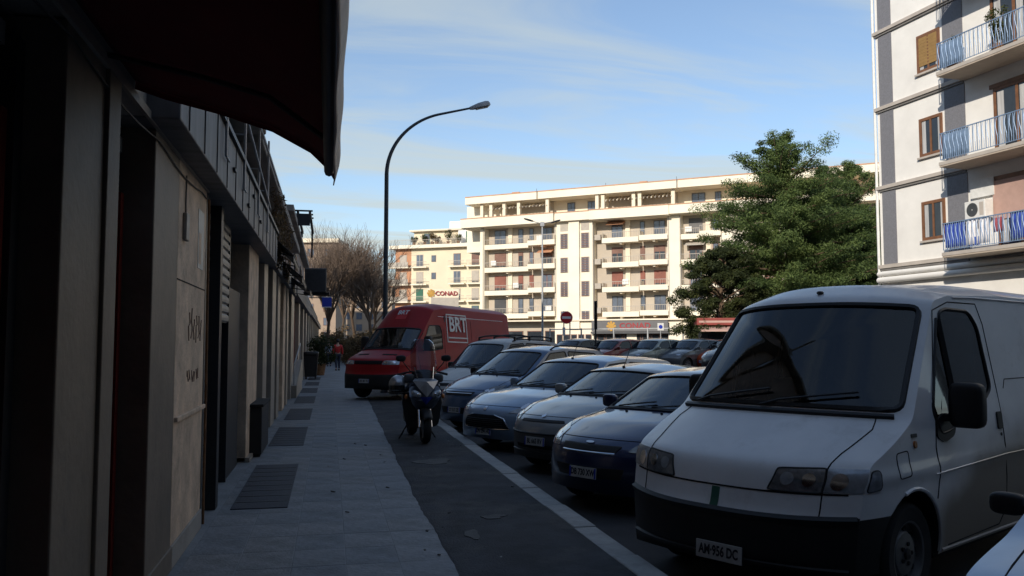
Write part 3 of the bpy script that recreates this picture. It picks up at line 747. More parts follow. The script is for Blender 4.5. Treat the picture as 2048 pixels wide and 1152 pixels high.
def fwin(u0, u1, z0, z1, y, mat, par=None, door_rail=False, two=True, shut=0.0):
    w = MB().box(u0, u1, y - 0.06, y + 0.001, z0, z1).build('window', mat, par or FB)
    t = 0.1; mid = (u0 + u1) / 2
    if shut < 1:
        rr = [(u0 + t, mid - 0.05), (mid + 0.05, u1 - t)] if two else [(u0 + t, u1 - t)]
        for a, b in rr: MB().box(a, b, y - 0.075, y - 0.061, z0 + 0.1, z1 - 0.1 - shut * (z1 - z0 - 0.2)).build('pane', 'paneb' if shut == 0 else 'pane', w)
    if shut > 0:
        MB().box(u0 + t, u1 - t, y - 0.09, y - 0.0605, z1 - 0.1 - shut * (z1 - z0 - 0.2), z1 - 0.1).build('shutter', mat, w)
    return w
q = random.Random(21)
bays = [(0.5, 10.95, [(1.46, 3.2), (5.06, 5.8), (6.7, 7.35), (8.5, 10.1)], 7.2, 1), (16.3, 26.1, [(18.4, 19.9), (22.2, 22.85), (24.0, 25.5)], 22.6, -1),
        (27.75, 32.6, [(28.5, 30.2), (31.4, 32.2)], 30.2, 1), (36, 45, [(37.5, 39), (42, 43.5)], 40, 1), (47, 54, [(48, 49.5), (51, 52.5)], 50.5, 1), (57, 62, [(58, 59.5)], 60, 1)]
for bi, (u0, u1, wins, us, sg) in enumerate(bays):
    for li, z in enumerate(FL):
        zf = z
        colm = ['fbrown', 'fred', 'fbrown', 'paneb'][li] if True else ''
        for wi, (a, c) in enumerate(wins):
            if us < 0: pass
            big = c - a > 1.2
            mat = ('fdark' if li == 0 else 'fred' if li == 1 else 'fbrown' if li == 2 else 'fgrey')
            sh = {0: 0.0, 1: 0.75, 2: 0.35, 3: 0.0}[li] if big else {0: 0, 1: 0.5, 2: 0.2, 3: 0}[li]
            if q.random() < 0.3: sh = q.choice((0, 0.4, 0.8))
            fwin(a, c, zf + 0.25, zf + 2.5, 1.3, mat, two=big, shut=sh)
        # pilaster between windows
        pu = wins[0][1] + 0.75
        MB().box(pu - 0.35, pu + 0.25, 1.1, 1.299, zf + 0.2, zf + 3.0).build('pilaster', 'fcream', FB)
        # two balconies, one stepping out further
        segs = ((u0, us - 0.15, 0.1, 0.0), (us, u1 + 0.15, -0.45, 0.22)) if sg > 0 else ((u0 + 1.3, us - 0.15, -0.3, 0.0), (us, u1 + 0.1, -0.45, 0.12))
        for (a, c, y0, dz) in segs:
            b = MB().box(a, c, y0, 1.299, zf - 0.22 + dz, zf + 0.1 + dz).build('balcony', 'fwhite', FB)
            MB().box(a, c, y0, y0 + 0.12, zf + 0.1 + dz, zf + 0.42 + dz).build('upstand', 'fwhite', b)
            rl = MB(); rl.box(a, c, y0 + 0.02, y0 + 0.07, zf + 1.08 + dz, zf + 1.14 + dz)
            n = int((c - a) / 0.22)
            for k in range(n + 1):
                uu = a + 0.03 + (c - a - 0.06) * k / n; rl.box(uu - 0.014, uu + 0.014, y0 + 0.03, y0 + 0.06, zf + 0.42 + dz, zf + 1.08 + dz)
            rl.build('railing', 'slate', b)
            ed = MB(); ed.box(a - 0.001, a + 0.08, y0 + 0.12, 1.25, zf + 0.1 + dz, zf + 1.0 + dz) if sg < 0 else ed.box(c - 0.08, c + 0.001, y0 + 0.12, 1.25, zf + 0.1 + dz, zf + 1.0 + dz)
            ed.build('end_panel', 'fcream', b)
            # soffit beam
            MB().box((a + c) / 2 - 0.15, (a + c) / 2 + 0.15, y0 + 0.3, 1.299, zf - 0.42 + dz, zf - 0.221 + dz).build('beam', 'fcream', b)
        if bi == 1:
            acx = MB().box(16.35, 17.2, 0.35, 0.75, zf + 0.3, zf + 1.0).build('air_conditioner', 'slate', FB)
# stair windows in the pier between the bays
for (a, c) in ((11.75, 12.85), (14.65, 15.8)):
    for li, z in enumerate((3.55, 6.7, 9.85, 13.0)):
        h = 2.0 if li else 1.3
        w = fwin(a, c, z + 1.1, z + 1.1 + h, 0.0, 'slate', two=True)
        for k in range(int(h / 0.22)): MB().box(a + 0.1, c - 0.1, -0.13, -0.077, z + 1.15 + k * 0.22, z + 1.25 + k * 0.22).build('slat', 'fbrown', w)
    MB().box(a, c, -0.03, -0.001, 16.4, 17.4).build('louvre_panel', 'slate', FB)
# ground floor: shops
MB().box(16.3, 26.1, 0.6, 1.299, 0, 4.6).build('shop_front', 'fdark', FB)
for k in range(8):
    w = MB().box(16.6 + k * 1.2, 17.6 + k * 1.2, 0.5, 0.599, 0.4, 2.9).build('shop_window', 'fbrown', FB)
    MB().box(16.7 + k * 1.2, 17.5 + k * 1.2, 0.47, 0.499, 0.5, 2.8).build('pane', 'pane', w)
MB().box(20.6, 21.9, 0.4, 0.46, 0.0, 3.2).build('shop_pier', 'fwhite', FB)
MB().box(16.1, 26.3, -0.55, 0.59, 2.95, 3.2).build('canopy', 'fdark', FB)
MB().box(-0.2, UEND, -0.5, 1.295, 4.62, 4.8).build('first_floor_slab', 'fcream', FB)
MB().box(27.7, 36, 0.3, 1.299, 0, 4.6).build('shop_front', 'fwhite', FB)
for (a, c) in ((0.8, 3.0), (3.6, 5.8), (6.4, 8.6), (9, 10.8)):
    w = MB().box(a, c, 1.2, 1.299, 0.2, 3.4).build('shop_window', 'fbrown', FB); MB().box(a + .1, c - .1, 1.17, 1.199, 0.3, 3.3).build('pane', 'pane', w)
for k in range(5):
    w = MB().box(11.2 + k * 1.0, 12.05 + k * 1.0, -0.06, -0.001, 0.2, 2.9).build('shop_window', 'fbrown', FB); MB().box(11.3 + k, 11.95 + k, -0.08, -0.061, 0.3, 2.8).build('pane', 'pane', w)
# sign band with lettering
sb = MB().box(16.25, 26.2, -0.62, -0.555, 3.22, 4.55).build('sign_board', 'fgrey', FB)
fx = lambda u, z, y: frame_mat((u, y, z), (1, 0, 0), (0, 0, 1))
text('lettering', 'CONAD', 0.95, 'signred', FB, fx(22.0, 3.9, -0.64), 0.02, sx=1.15, bold=0.025)
def flower(par, u, z, y, r):
    m_ = MB()
    for k in range(8):
        a = k * math.pi / 4
        P_ = [(u + r * 0.25 * math.cos(a - 0.5), z + r * 0.25 * math.sin(a - 0.5)), (u + r * math.cos(a - 0.28), z + r * math.sin(a - 0.28)), (u + r * 1.08 * math.cos(a), z + r * 1.08 * math.sin(a)), (u + r * math.cos(a + 0.28), z + r * math.sin(a + 0.28)), (u + r * 0.25 * math.cos(a + 0.5), z + r * 0.25 * math.sin(a + 0.5))]
        m_.prism(P_, y - 0.01, y + 0.01, 'y')
    m_.lathe([(0.001, -0.012), (r * 0.4, -0.012), (r * 0.4, 0.012)], 12, (u, y, z), 'y')
    return m_.build('flower_emblem', 'yellowp', par)
flower(FB, 18.9, 3.9, -0.65, 0.6)
# roof terrace: parapet band, set-back attic, roof slab
def band(u0, u1, y0, z0, z1, nm, jog):
    b = MB().box(u0, u1, y0, y0 + 0.3, z0, z1).build(nm, 'fwhite', FB)
    MB().box(u0 - 0.02, u1 + 0.02, y0 - 0.06, y0 + 0.36, z1, z1 + 0.1).build('coping', 'fband' if jog else 'fcream', b)
    return b
for (u0, u1, y0, dz) in ((-2.6, 11.2, -1.15, 0), (11.2, 16.2, -0.75, 0.12), (16.2, 26.6, -1.2, 0), (26.6, 33.5, -1.0, 0.1), (33.5, 47, -1.2, 0), (47, UEND, -0.9, 0.1)):
    band(u0, u1, y0, 17.55 + dz, 18.75, 'terrace_parapet', True)
    MB().box(u0, u1, y0 + 0.3, 14, 17.5 + dz, 17.75 + dz).build('terrace_slab', 'fcream', FB)
MB().box(0.6, UEND, 2.6, 13, 17.9, 20.95).build('attic_wall', 'fcream', FB)
for (u0, u1, y0, dz) in ((-2.3, 8.6, -0.4, 0), (8.6, 18.2, -0.2, 0.05), (18.2, 27.5, -0.45, 0), (27.5, 36, -0.2, 0.06), (36, UEND, -0.4, 0)):
    b = MB().box(u0, u1, y0, 13.4, 20.9 + dz, 21.85 + dz).build('roof_slab', 'fwhite', FB)
    MB().box(u0, u1, y0 - 0.05, 13.4, 21.85 + dz, 21.97 + dz).build('coping', 'fband', b)
    MB().box(u1 - 0.06, u1 + 0.0, y0 - 0.07, y0 - 0.051, 20.9, 22.3).build('joint_pipe', 'fgrey', b)
for (a, c) in ((11.75, 12.85), (14.65, 15.8), (28.6, 30.3), (31.5, 32.3), (52.2, 53.0), (56, 57)): fwin(a, c, 18.9, 20.6, 2.6, 'fgrey')
for u in (-0.2, 1.2, 3.2, 5.4, 9.6, 16.6, 17.4, 21.5, 22.3, 26.6): MB().box(u, u + 0.45, 0.1, 0.6, 18.7, 20.9).build('terrace_post', 'fcream', FB)
for (a, c) in ((0.8, 9.8), (17.6, 26.8)):
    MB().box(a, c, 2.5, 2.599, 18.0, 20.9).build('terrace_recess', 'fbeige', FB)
    for k in range(int((c - a) / 0.5)):
        o_ = MB(); o_.obox((a + 0.3 + k * 0.5, 1.2, 20.5 - 0.1), (0.1, 2.6, 0.16), (0.28, 0, 0.15)); o_.build('pergola_slat', 'slate' if k % 3 else 'fwhite', FB)
for u, s in ((3.4, 0.9), (21.8, 0.8), (40, 1.0)):
    MB().box(u, u + s, 3, 4, 21.9, 22.6).build('chimney', 'fband', FB); MB().box(u - 0.1, u + s + 0.1, 2.9, 4.1, 22.65, 22.75).build('chimney_cap', 'fband', FB)
# downpipes, aerials and odds and ends
for u in (0.3, 11.05, 16.25, 26.2, 27.65, 32.7, 46): MB().box(u, u + 0.1, -0.09, -0.001, 4.8, 17.5).build('downpipe', 'slate', FB)
for (u, z) in ((9.2, 5.6), (1.0, 11.9), (7.9, 15.05), (19.9, 8.75), (25.7, 11.9), (28.1, 15.05), (4.4, 8.75)):
    MB().box(u, u + 0.8, 0.95, 1.299, z + 0.5, z + 1.15).build('air_conditioner', 'whitep', FB)
for (a, c, z) in ((8.3, 10.4, 11.6), (18.0, 20.3, 14.75), (28.2, 30.6, 11.6)):
    MB().prism([(1.29, z + 2.75), (1.29, z + 2.65), (0.1, z + 2.15), (0.1, z + 2.22)], a, c, 'x').build('sun_blind', 'forange' if a < 20 else 'slate', FB)
MB().box(-3.4, 2, 2.2, 10, 14.5, 21.0).build('side_wing', 'fwhite', FB)

# ------------------------------------------------ ochre building to the left behind
def fpos(x, y_px, D):      # only used to lay out far things once: metres from view angles
    k = (x - 1024) / 1700; return (0.2096 * D + 0.9778 * k * D, 0.9778 * D - 0.2096 * k * D)
ox, oy = fpos(790, 0, 156)
YB = thing('apartment_building', 'ochre apartment building with orange corner and planted roof terrace behind the red van', 'building', (ox, oy, RZ), R(-30))
MB().box(0, 3.2, 0, 12, 0, 19.0).build('corner_wall', 'forange', YB)
MB().box(3.2, 24, 0.001, 12, 0, 19.0).build('wall', 'fyellow', YB)
MB().box(-0.8, 24, -1.0, 0, 19.0, 19.6).build('terrace_slab', 'fwhite', YB)
MB().box(-0.8, 24, 0.0, 12, 19.01, 19.4).build('terrace_floor', 'fwhite', YB)
MB().box(3.0, 12, 1.6, 10, 19.6, 22.3).build('penthouse', 'fyellow', YB)
MB().box(12.001, 24, 1.0, 10, 19.6, 22.3).build('penthouse', 'whitep', YB)
MB().box(2.4, 24, 0.8, 10.4, 22.31, 22.6).build('penthouse_roof', 'fcream', YB)
MB().box(9.5, 13, 3, 8, 22.6, 24.2).build('stair_head', 'fwhite', YB)
fwin(13.5, 14.6, 20.0, 22.0, 1.0, 'greens', YB, two=False, shut=0.99)
fwin(5, 6.2, 19.9, 21.9, 1.6, 'greens', YB, two=False)
rl = MB(); rl.box(-0.7, 16, -0.95, -0.9, 20.5, 20.56)
for k in range(60): rl.box(-0.7 + k * 0.28, -0.66 + k * 0.28, -0.94, -0.91, 19.6, 20.5)
rl.build('terrace_railing', 'slate', YB)
for li in range(5):
    z = 2.9 + li * 3.15
    for ci, u in enumerate((0.9, 4.2, 7.2, 11.5, 15, 18.5)):
        if ci == 2: fwin(u, u + 0.9, z + 1.0, z + 2.2, 0.0, 'fgrey', YB, two=False); continue
        fwin(u, u + 1.4, z + 0.2, z + 2.4, 0.0, q.choice(('greens', 'slate', 'fbrown', 'slate')), YB, two=True, shut=q.choice((0, 0.5, 0.9)))
        if ci != 0:
            b = MB().box(u - 0.7, u + 2.4, -1.0, -0.001, z - 0.1, z + 0.12).build('balcony', 'fwhite', YB)
            rl = MB(); rl.box(u - 0.7, u + 2.4, -0.98, -0.94, z + 1.0, z + 1.06)
            for k in range(15): rl.box(u - 0.68 + k * 0.215, u - 0.65 + k * 0.215, -0.97, -0.95, z + 0.12, z + 1.0)
            rl.build('railing', 'slate', b)
        else:
            b = MB().box(-0.9, 3.0, -1.1, -0.001, z - 0.1, z + 0.12).build('balcony', 'fwhite', YB)
            MB().box(-0.9, 3.0, -1.1, -1.02, z + 0.12, z + 1.0).build('balcony_front', 'slate', b)
# hoarding with the shop name, in front of it
hx, hy = fpos(862, 0, 120)
hd = thing('billboard', 'white billboard with red lettering and yellow flower emblem above the red van', 'sign', (hx, hy, RZ), R(-12))
MB().box(0, 3.9, -0.1, 0.1, 6.0, 8.2).build('panel', 'slate', hd)
MB().box(0.6, 0.75, 0.1, 0.25, 0, 8).box(3.1, 3.25, 0.1, 0.25, 0, 8).build('posts', 'galv', hd)
text('lettering', 'CONAD', 0.85, 'signred', hd, fx(2.2, 8.75, -0.1), 0.02, bold=0.02)
flower(hd, 0.0, 8.8, -0.1, 0.55)
MB().box(-0.5, 3.9, 0.02, 0.08, 8.201, 9.4).build('back_board', 'fcream', hd)
# pale building closing the street far left, behind the bare trees
px_, py_ = fpos(600, 0, 190)
ZB = thing('apartment_building', 'pale beige apartment building closing the street behind the bare trees', 'building', (px_, py_, RZ), R(-12))
MB().box(-12, 8.0, 0, 12, 0, 24.3).build('wall', 'fdull', ZB)
MB().box(-12.5, 8.5, -0.8, 12, 24.31, 25.2).build('roof_edge', 'fcream', ZB)
for li in range(7):
    for ci in range(5): fwin(-10 + ci * 3.8, -8.4 + ci * 3.8, 2.6 + li * 3.1, 4.4 + li * 3.1, 0, 'fbrown', ZB, two=True)
px_, py_ = fpos(680, 0, 230)
ZC = thing('apartment_building', 'brownish far block seen faintly through the bare branches', 'building', (px_, py_, RZ), R(-12))
MB().box(0, 14, 0, 12, 0, 17).build('wall', 'fdull', ZC)
MB().box(-.4, 14.4, -0.5, 12, 17.01, 17.6).build('roof_edge', 'fband', ZC)
for li in range(5):
    for ci in range(4): fwin(1 + ci * 3.4, 2.6 + ci * 3.4, 2 + li * 3.1, 3.8 + li * 3.1, 0, 'fgrey', ZC, two=True)
# ================================================================== vehicles
import bisect
def inpoly(p, P):
    x, y = p; c = False; n = len(P)
    for i in range(n):
        x1, y1 = P[i]; x2, y2 = P[i - 1]
        if (y1 > y) != (y2 > y) and x < (x2 - x1) * (y - y1) / (y2 - y1) + x1: c = not c
    return c
def nearest(p, P):
    best = None; bd = 1e9
    for i in range(len(P)):
        ax, ay = P[i - 1]; bx, by = P[i]; dx, dy = bx - ax, by - ay
        t = max(0, min(1, ((p[0] - ax) * dx + (p[1] - ay) * dy) / (dx * dx + dy * dy + 1e-12)))
        q_ = (ax + t * dx, ay + t * dy); d = (q_[0] - p[0]) ** 2 + (q_[1] - p[1]) ** 2
        if d < bd: bd = d; best = q_
    return best
def rounded(P, r, n=4):
    out = []; N = len(P)
    for i in range(N):
        p = Vector(P[i]); a = Vector(P[i - 1]) - p; b = Vector(P[(i + 1) % N]) - p
        k = min(r, a.length * 0.45, b.length * 0.45)
        s = p + a.normalized() * k; e = p + b.normalized() * k
        for j in range(n + 1):
            t = j / n; out.append(tuple(s * (1 - t) ** 2 + p * 2 * t * (1 - t) + e * t * t))
    return out
def densify(P, d):
    out = []
    for i in range(len(P)):
        a = Vector(P[i]); b = Vector(P[(i + 1) % len(P)]); n = max(1, int((b - a).length / d))
        for j in range(n): out.append(tuple(a + (b - a) * j / n))
    return out
CIRC = [(math.cos(2 * math.pi * k / 40), math.sin(2 * math.pi * k / 40)) for k in range(40)]

class Car:
    def __init__(s, sp, root):
        s.sp = sp; s.root = root; s.L = sp['L']; s.W = sp['W']; s.cx = s.L / 2
        K = sp['keys']; step = sp.get('step', 0.045); arr = []
        for i in range(len(K) - 1):
            a = np.array(K[i]); b = np.array(K[i + 1]); n = max(3, int(np.hypot(*(b - a)[2:4]) / step + 0.5), int(np.hypot(*(b - a)[:2]) / (step * 1.6)))
            for j in range(n): arr.append(np.concatenate([[i + j / n], a + (b - a) * j / n]))
        arr.append(np.concatenate([[len(K) - 1], K[-1]])); arr = np.array(arr)
        for _ in range(sp.get('smooth', 3)):
            q_ = arr.copy(); q_[1:-1, 1:] = (arr[:-2, 1:] + 2 * arr[1:-1, 1:] + arr[2:, 1:]) / 4; arr = q_
        s.A = arr.tolist(); s.n = sp.get('crown', 2.3); s.T = [a[0] for a in s.A]; s.B = [a[1:] for a in s.A]
    def yside(s, x, z):
        sp = s.sp; W = s.W; xf = sp.get('xf', 1.0); xr = s.L - sp.get('xr', 0.9)
        w = W * (1 - sp.get('cf', 0.17) * max(0, (xf - x) / xf) ** 2.0 - sp.get('cr', 0.12) * max(0, (x - xr) / (s.L - xr)) ** 2.0)
        zm = sp.get('zm', 0.55); zb = sp['zb']
        if z < zm: g = -0.07 * ((zm - z) / zm) ** 1.6
        elif z < zb: g = -0.025 * ((z - zm) / (zb - zm)) ** 2
        else: g = -0.025 - sp.get('tum', 0.3) * (z - zb)
        # a swage line gives the flank some form
        zs = sp.get('swage', 0.72); g += 0.012 * math.exp(-((z - zs) / 0.05) ** 2)
        return w + g
    def at(s, sv):
        T = s.T; n = len(T)
        if sv <= T[0]: return s.B[0]
        if sv >= T[-1]: return s.B[-1]
        i = bisect.bisect_right(T, sv); a = s.B[i - 1]; b = s.B[i]; f = (sv - T[i - 1]) / (T[i] - T[i - 1])
        return [a[k] + (b[k] - a[k]) * f for k in range(4)]
    def top(s, sv, v):
        xc, zc, xe, ze = s.at(sv); k = 1 - abs(v) ** s.n
        return Vector((xe + (xc - xe) * k - s.cx, v * s.yside(xe, ze), ze + (zc - ze) * k))
    def side(s, x, z, sg): return Vector((x - s.cx, sg * s.yside(x, z), z))
    def nrm(s, fn, a, b, ea, eb):
        p = fn(a, b); u = fn(a + ea, b) - fn(a - ea, b); w = fn(a, b + eb) - fn(a, b - eb)
        n = u.cross(w)
        if n.length < 1e-9: return Vector((0, 0, 1))
        n.normalize(); c = p - Vector((max(-s.cx * 0.5, min(s.cx * 0.5, p.x)), 0, 0.7))
        return n if n.dot(c) > 0 else -n
    def surf(s, where):
        if where == 'top': return s.top, 0.02, 0.01
        sg = 1 if where == 'L' else -1
        return (lambda x, z: s.side(x, z, sg)), 0.01, 0.01
    def body(s, holes_top, holes_side, arches, classify, mats):
        A = s.A; NV = s.sp.get('nv', 28); vsn = [math.sin(math.pi / 2 * (2 * j / NV - 1)) for j in range(NV + 1)]
        parts = {}
        def emit(pts, fcs, cls):
            for f, c in zip(fcs, cls):
                if c is None: continue
                d = parts.setdefault(c, MB()); d.add([pts[i] for i in f], [(0, 1, 2, 3)])
        def cut(par, nu, nv, holes, ev, cl):
            ins = [[None] * (nv + 1) for _ in range(nu + 1)]
            for i in range(nu + 1):
                for j in range(nv + 1):
                    for h in holes:
                        if inpoly(par[i][j], h): ins[i][j] = h; break
            pts = []; idx = {}
            fcs = []; cls = []
            pp = [[(nearest(par[i][j], ins[i][j]) if ins[i][j] else par[i][j]) for j in range(nv + 1)] for i in range(nu + 1)]
            P3 = [ev(*pp[i][j]) for i in range(nu + 1) for j in range(nv + 1)]
            for i in range(nu):
                for j in range(nv):
                    cs = [(i, j), (i, j + 1), (i + 1, j + 1), (i + 1, j)]
                    if all(ins[a][b] is not None for a, b in cs): continue
                    fcs.append([a * (nv + 1) + b for a, b in cs])
                    mx_ = sum(par[a][b][0] for a, b in cs) / 4; my_ = sum(par[a][b][1] for a, b in cs) / 4
                    cls.append(cl(mx_, my_))
            emit(P3, fcs, cls)
        par = [[(a[0], v) for v in vsn] for a in A]
        cut(par, len(A) - 1, NV, holes_top, s.top, lambda a, b: classify('top', a, b))
        NZ = s.sp.get('nz', 30); z0 = s.sp.get('sill', 0.2)
        for sg, w in ((1, 'L'), (-1, 'R')):
            zs = s.sp.get('zsplit', s.sp.get('zbump', 0.5)); J = int(NZ * 0.62)
            zrow = lambda ze, j: (ze + (min(ze, zs) - ze) * j / J) if j <= J else (min(ze, zs) + (z0 - min(ze, zs)) * (j - J) / (NZ - J))
            par = [[(a[3], zrow(a[4], j)) for j in range(NZ + 1)] for a in A]
            hs = holes_side + [[(cx_ + r_ * c, cz_ + r_ * d) for c, d in CIRC] for (cx_, cz_, r_) in arches]
            cut(par, len(A) - 1, NZ, hs, lambda x, z: s.side(x, z, sg), lambda a, b: classify('side', a, b))
        out = {}
        for k, mb in parts.items():
            mb.v = mb.v; out[k] = mb.build(k, mats[k], s.root, smooth=38, color=s.sp['color'])
        # wheel arch linings
        for (cx_, cz_, r_) in arches:
            for sg in (1, -1):
                m_ = MB(); V = []; N = 24
                for k in range(N + 1):
                    a = math.pi * (k / N * 1.2 - 0.1)
                    x, z = cx_ + (r_ + 0.004) * math.cos(a), cz_ + (r_ + 0.004) * math.sin(a); z = max(z, s.sp.get('sill', 0.2))
                    y = s.yside(x, z)
                    V += [(x - s.cx, sg * (y + 0.001), z), (x - s.cx, sg * (y - 0.28), z)]
                m_.add(V, [(2 * k, 2 * k + 1, 2 * k + 3, 2 * k + 2) for k in range(N)])
                c_ = len(m_.v); m_.add([(cx_ - s.cx, sg * (s.W - 0.3), cz_)] + [V[2 * k + 1] for k in range(N + 1)], [(0, k, k + 1) for k in range(1, N + 1)])
                m_.build('arch_liner', 'blackd', s.root)
        return out
    def patch(s, where, P, name, mat, parent=None, off=0.004, rings=5, color=None, ms=(1, 1), dens=None):
        fn, ea, eb = s.surf(where); P = densify(P, 0.07); N = len(P)
        cx_ = sum(p[0] for p in P) / N; cy_ = sum(p[1] for p in P) / N; V = []; F = []
        levels = [(1.0, 0.0)] + [(1 - k / rings, off) for k in range(rings)]
        for (sc, of) in levels:
            for p in P:
                a, b = cx_ + (p[0] - cx_) * sc, cy_ + (p[1] - cy_) * sc
                V.append(fn(a, b) + s.nrm(fn, a, b, ea, eb) * of)
        V.append(fn(cx_, cy_) + s.nrm(fn, cx_, cy_, ea, eb) * off)
        for l in range(len(levels) - 1):
            for k in range(N): F.append((l * N + k, l * N + (k + 1) % N, (l + 1) * N + (k + 1) % N, (l + 1) * N + k))
        l = len(levels) - 1
        for k in range(N): F.append((l * N + k, l * N + (k + 1) % N, len(V) - 1))
        return MB().add(V, F).build(name, mat, parent or s.root, smooth=50, color=color)
    def line(s, where, P, r, name, mat, closed=False, off=0.0, parent=None, n=5):
        fn, ea, eb = s.surf(where)
        if closed: P = densify(P, 0.05)
        else:
            Q = []
            for i in range(len(P) - 1):
                a = Vector(P[i]); b = Vector(P[i + 1]); k = 6
                Q += [tuple(a + (b - a) * j / k) for j in range(k)]
            P = Q + [P[-1]]
        pts = [fn(*p) + s.nrm(fn, *p, ea, eb) * off for p in P]
        return MB().tube(pts, r, n, closed).build(name, mat, parent or s.root, smooth=70)
    def window(s, where, P, name='window', mat='glass', r=0.012):
        g = s.patch(where, P, name, mat, off=0.0005, rings=4)
        s.line(where, P, r, 'seal', 'black', True, 0.002, parent=g)
        return g
    def mirror_v(s, P): return [(a, -b) for a, b in P]

def make_wheel(root, x, y, sg, r, w, style, rimr=None):
    t = MB(); rr = rimr or r * 0.64
    t.lathe([(rr, -w / 2 + 0.01), (r - 0.035, -w / 2), (r - 0.01, -w / 2 + 0.02), (r, -w / 2 + 0.045), (r, w / 2 - 0.045), (r - 0.01, w / 2 - 0.02), (r - 0.035, w / 2), (rr, w / 2 - 0.01)], 36, (x, y, r), 'y')
    wheel = t.build('wheel', 'rubber', root, smooth=40)
    o = sg * w / 2
    d = MB()
    if style == 'steel':
        d.lathe([(rr, o * 0.9), (rr * 0.93, o * 0.85), (rr * 0.9, o * 0.45), (rr * 0.72, o * 0.35), (rr * 0.62, o * 0.62), (rr * 0.3, o * 0.7), (0.001, o * 0.72)], 32, (x, y, r), 'y')
        d.build('rim', 'steel', wheel, smooth=40)
        h = MB()
        for k in range(9):
            a = k * 2 * math.pi / 9; h.lathe([(0.001, o * 0.5), (rr * 0.105, o * 0.5), (rr * 0.105, o * 0.3)], 10, (x + rr * 0.72 * math.cos(a), y, r + rr * 0.72 * math.sin(a)), 'y')
        for k in range(5):
            a = k * 2 * math.pi / 5; h.lathe([(0.001, o * 0.8), (0.014, o * 0.8), (0.014, o * 0.6)], 6, (x + rr * 0.3 * math.cos(a), y, r + rr * 0.3 * math.sin(a)), 'y')
        h.build('holes', 'blackd', wheel)
        MB().lathe([(0.001, o * 0.9), (rr * 0.16, o * 0.86), (rr * 0.18, o * 0.6)], 14, (x, y, r), 'y').build('hub', 'darkm', wheel, smooth=40)
    else:
        d.lathe([(rr, o * 0.92), (rr * 0.93, o * 0.9), (rr * 0.9, o * 0.3)], 32, (x, y, r), 'y')
        for k in range(7):
            a = k * 2 * math.pi / 7; ca, sa = math.cos(a), math.sin(a); pw = 0.13 * rr
            P = [(x + 0.1 * rr * ca - pw * sa, y + o * 0.75, r + 0.1 * rr * sa + pw * ca), (x + 0.1 * rr * ca + pw * sa, y + o * 0.75, r + 0.1 * rr * sa - pw * ca), (x + 0.95 * rr * ca + pw * sa, y + o * 0.85, r + 0.95 * rr * sa - pw * ca), (x + 0.95 * rr * ca - pw * sa, y + o * 0.85, r + 0.95 * rr * sa + pw * ca)]
            P2 = [(a_, y + o * 0.5, c_) for a_, b_, c_ in P]
            d.add(P + P2, [(0, 1, 2, 3), (0, 4, 5, 1), (1, 5, 6, 2), (3, 2, 6, 7), (0, 3, 7, 4)])
        d.build('rim', 'alloy', wheel, smooth=40)
        MB().lathe([(0.001, o * 0.4), (rr * 0.92, o * 0.35)], 20, (x, y, r), 'y').build('disc', 'blackd', wheel)
        MB().lathe([(0.001, o * 0.86), (rr * 0.2, o * 0.82), (rr * 0.22, o * 0.5)], 14, (x, y, r), 'y').build('hub', 'alloy', wheel, smooth=40)
    return wheel

def seat_set(root, x, ys, z, cxx, wheel_y=None, dash=None, W=0.8):
    for y in ys:
        m_ = MB(); m_.ell((x - cxx, y, z + 0.06), (0.5, 0.48, 0.2), 0.5); m_.ell((x + 0.27 - cxx, y, z + 0.38), (0.16, 0.46, 0.62), 0.5, (0, 0.22, 0)); m_.ell((x + 0.38 - cxx, y, z + 0.76), (0.1, 0.26, 0.2), 0.6, (0, 0.15, 0))
        m_.build('seat', 'seat', root, smooth=60)
    if dash:
        x0, x1, zd = dash
        m_ = MB(); m_.prism([(x0 - cxx, zd - 0.4), (x0 - cxx, zd - 0.06), (x0 + 0.2 - cxx, zd), (x1 - 0.08 - cxx, zd), (x1 - cxx, zd - 0.08), (x1 - 0.05 - cxx, zd - 0.4)], -W + 0.14, W - 0.14)
        m_.build('dashboard', 'seat', root)
        MB().obox((x0 + 0.3 - cxx, 0.3, zd + 0.004), (0.15, 0.21, 0.003), (0, 0, 0.3)).build('paper', 'whitep', root)
        if wheel_y is not None:
            c = Vector((x1 + 0.13 - cxx, wheel_y, zd - 0.0)); m_ = MB()
            ax = Euler((0, R(-62), 0)).to_matrix()
            m_.tube([c + ax @ Vector((0.19 * math.cos(a), 0.19 * math.sin(a), 0)) for a in np.linspace(0, 2 * math.pi, 20, endpoint=False)], 0.014, 6, True)
            m_.tube([c + ax @ Vector((-0.18, 0, 0)), c + ax @ Vector((0.18, 0, 0))], 0.012, 5); m_.tube([c, c + ax @ Vector((0, 0, -0.2))], 0.02, 5)
            m_.build('steering_wheel', 'seat', root, smooth=60)

def plate(root, c, tilt, txt, w=0.36, h=0.11, base='plate', bands=True):
    # front plate faces -x; viewer's right is -y
    p = MB().obox(c, (0.012, w, h), (0, tilt, 0)).build('number_plate', base, root, bevel=0.004)
    d = Vector((-math.cos(tilt), 0, math.sin(tilt)))
    text('characters', txt, h * 0.78, 'ink', p, frame_mat(Vector(c) + d * 0.0075, (0, -1, 0), (math.sin(tilt), 0, math.cos(tilt))), 0.0006, sx=w / (h * 0.5 * len(txt)), bold=0.003)
    for s_ in ((1, -1) if bands else ()):
        MB().obox(Vector(c) + d * 0.0065 + Vector((0, s_ * (w / 2 - 0.012), 0)), (0.004, 0.02, h * 0.94), (0, tilt, 0)).build('plate_band', 'bluep', p)
    return p

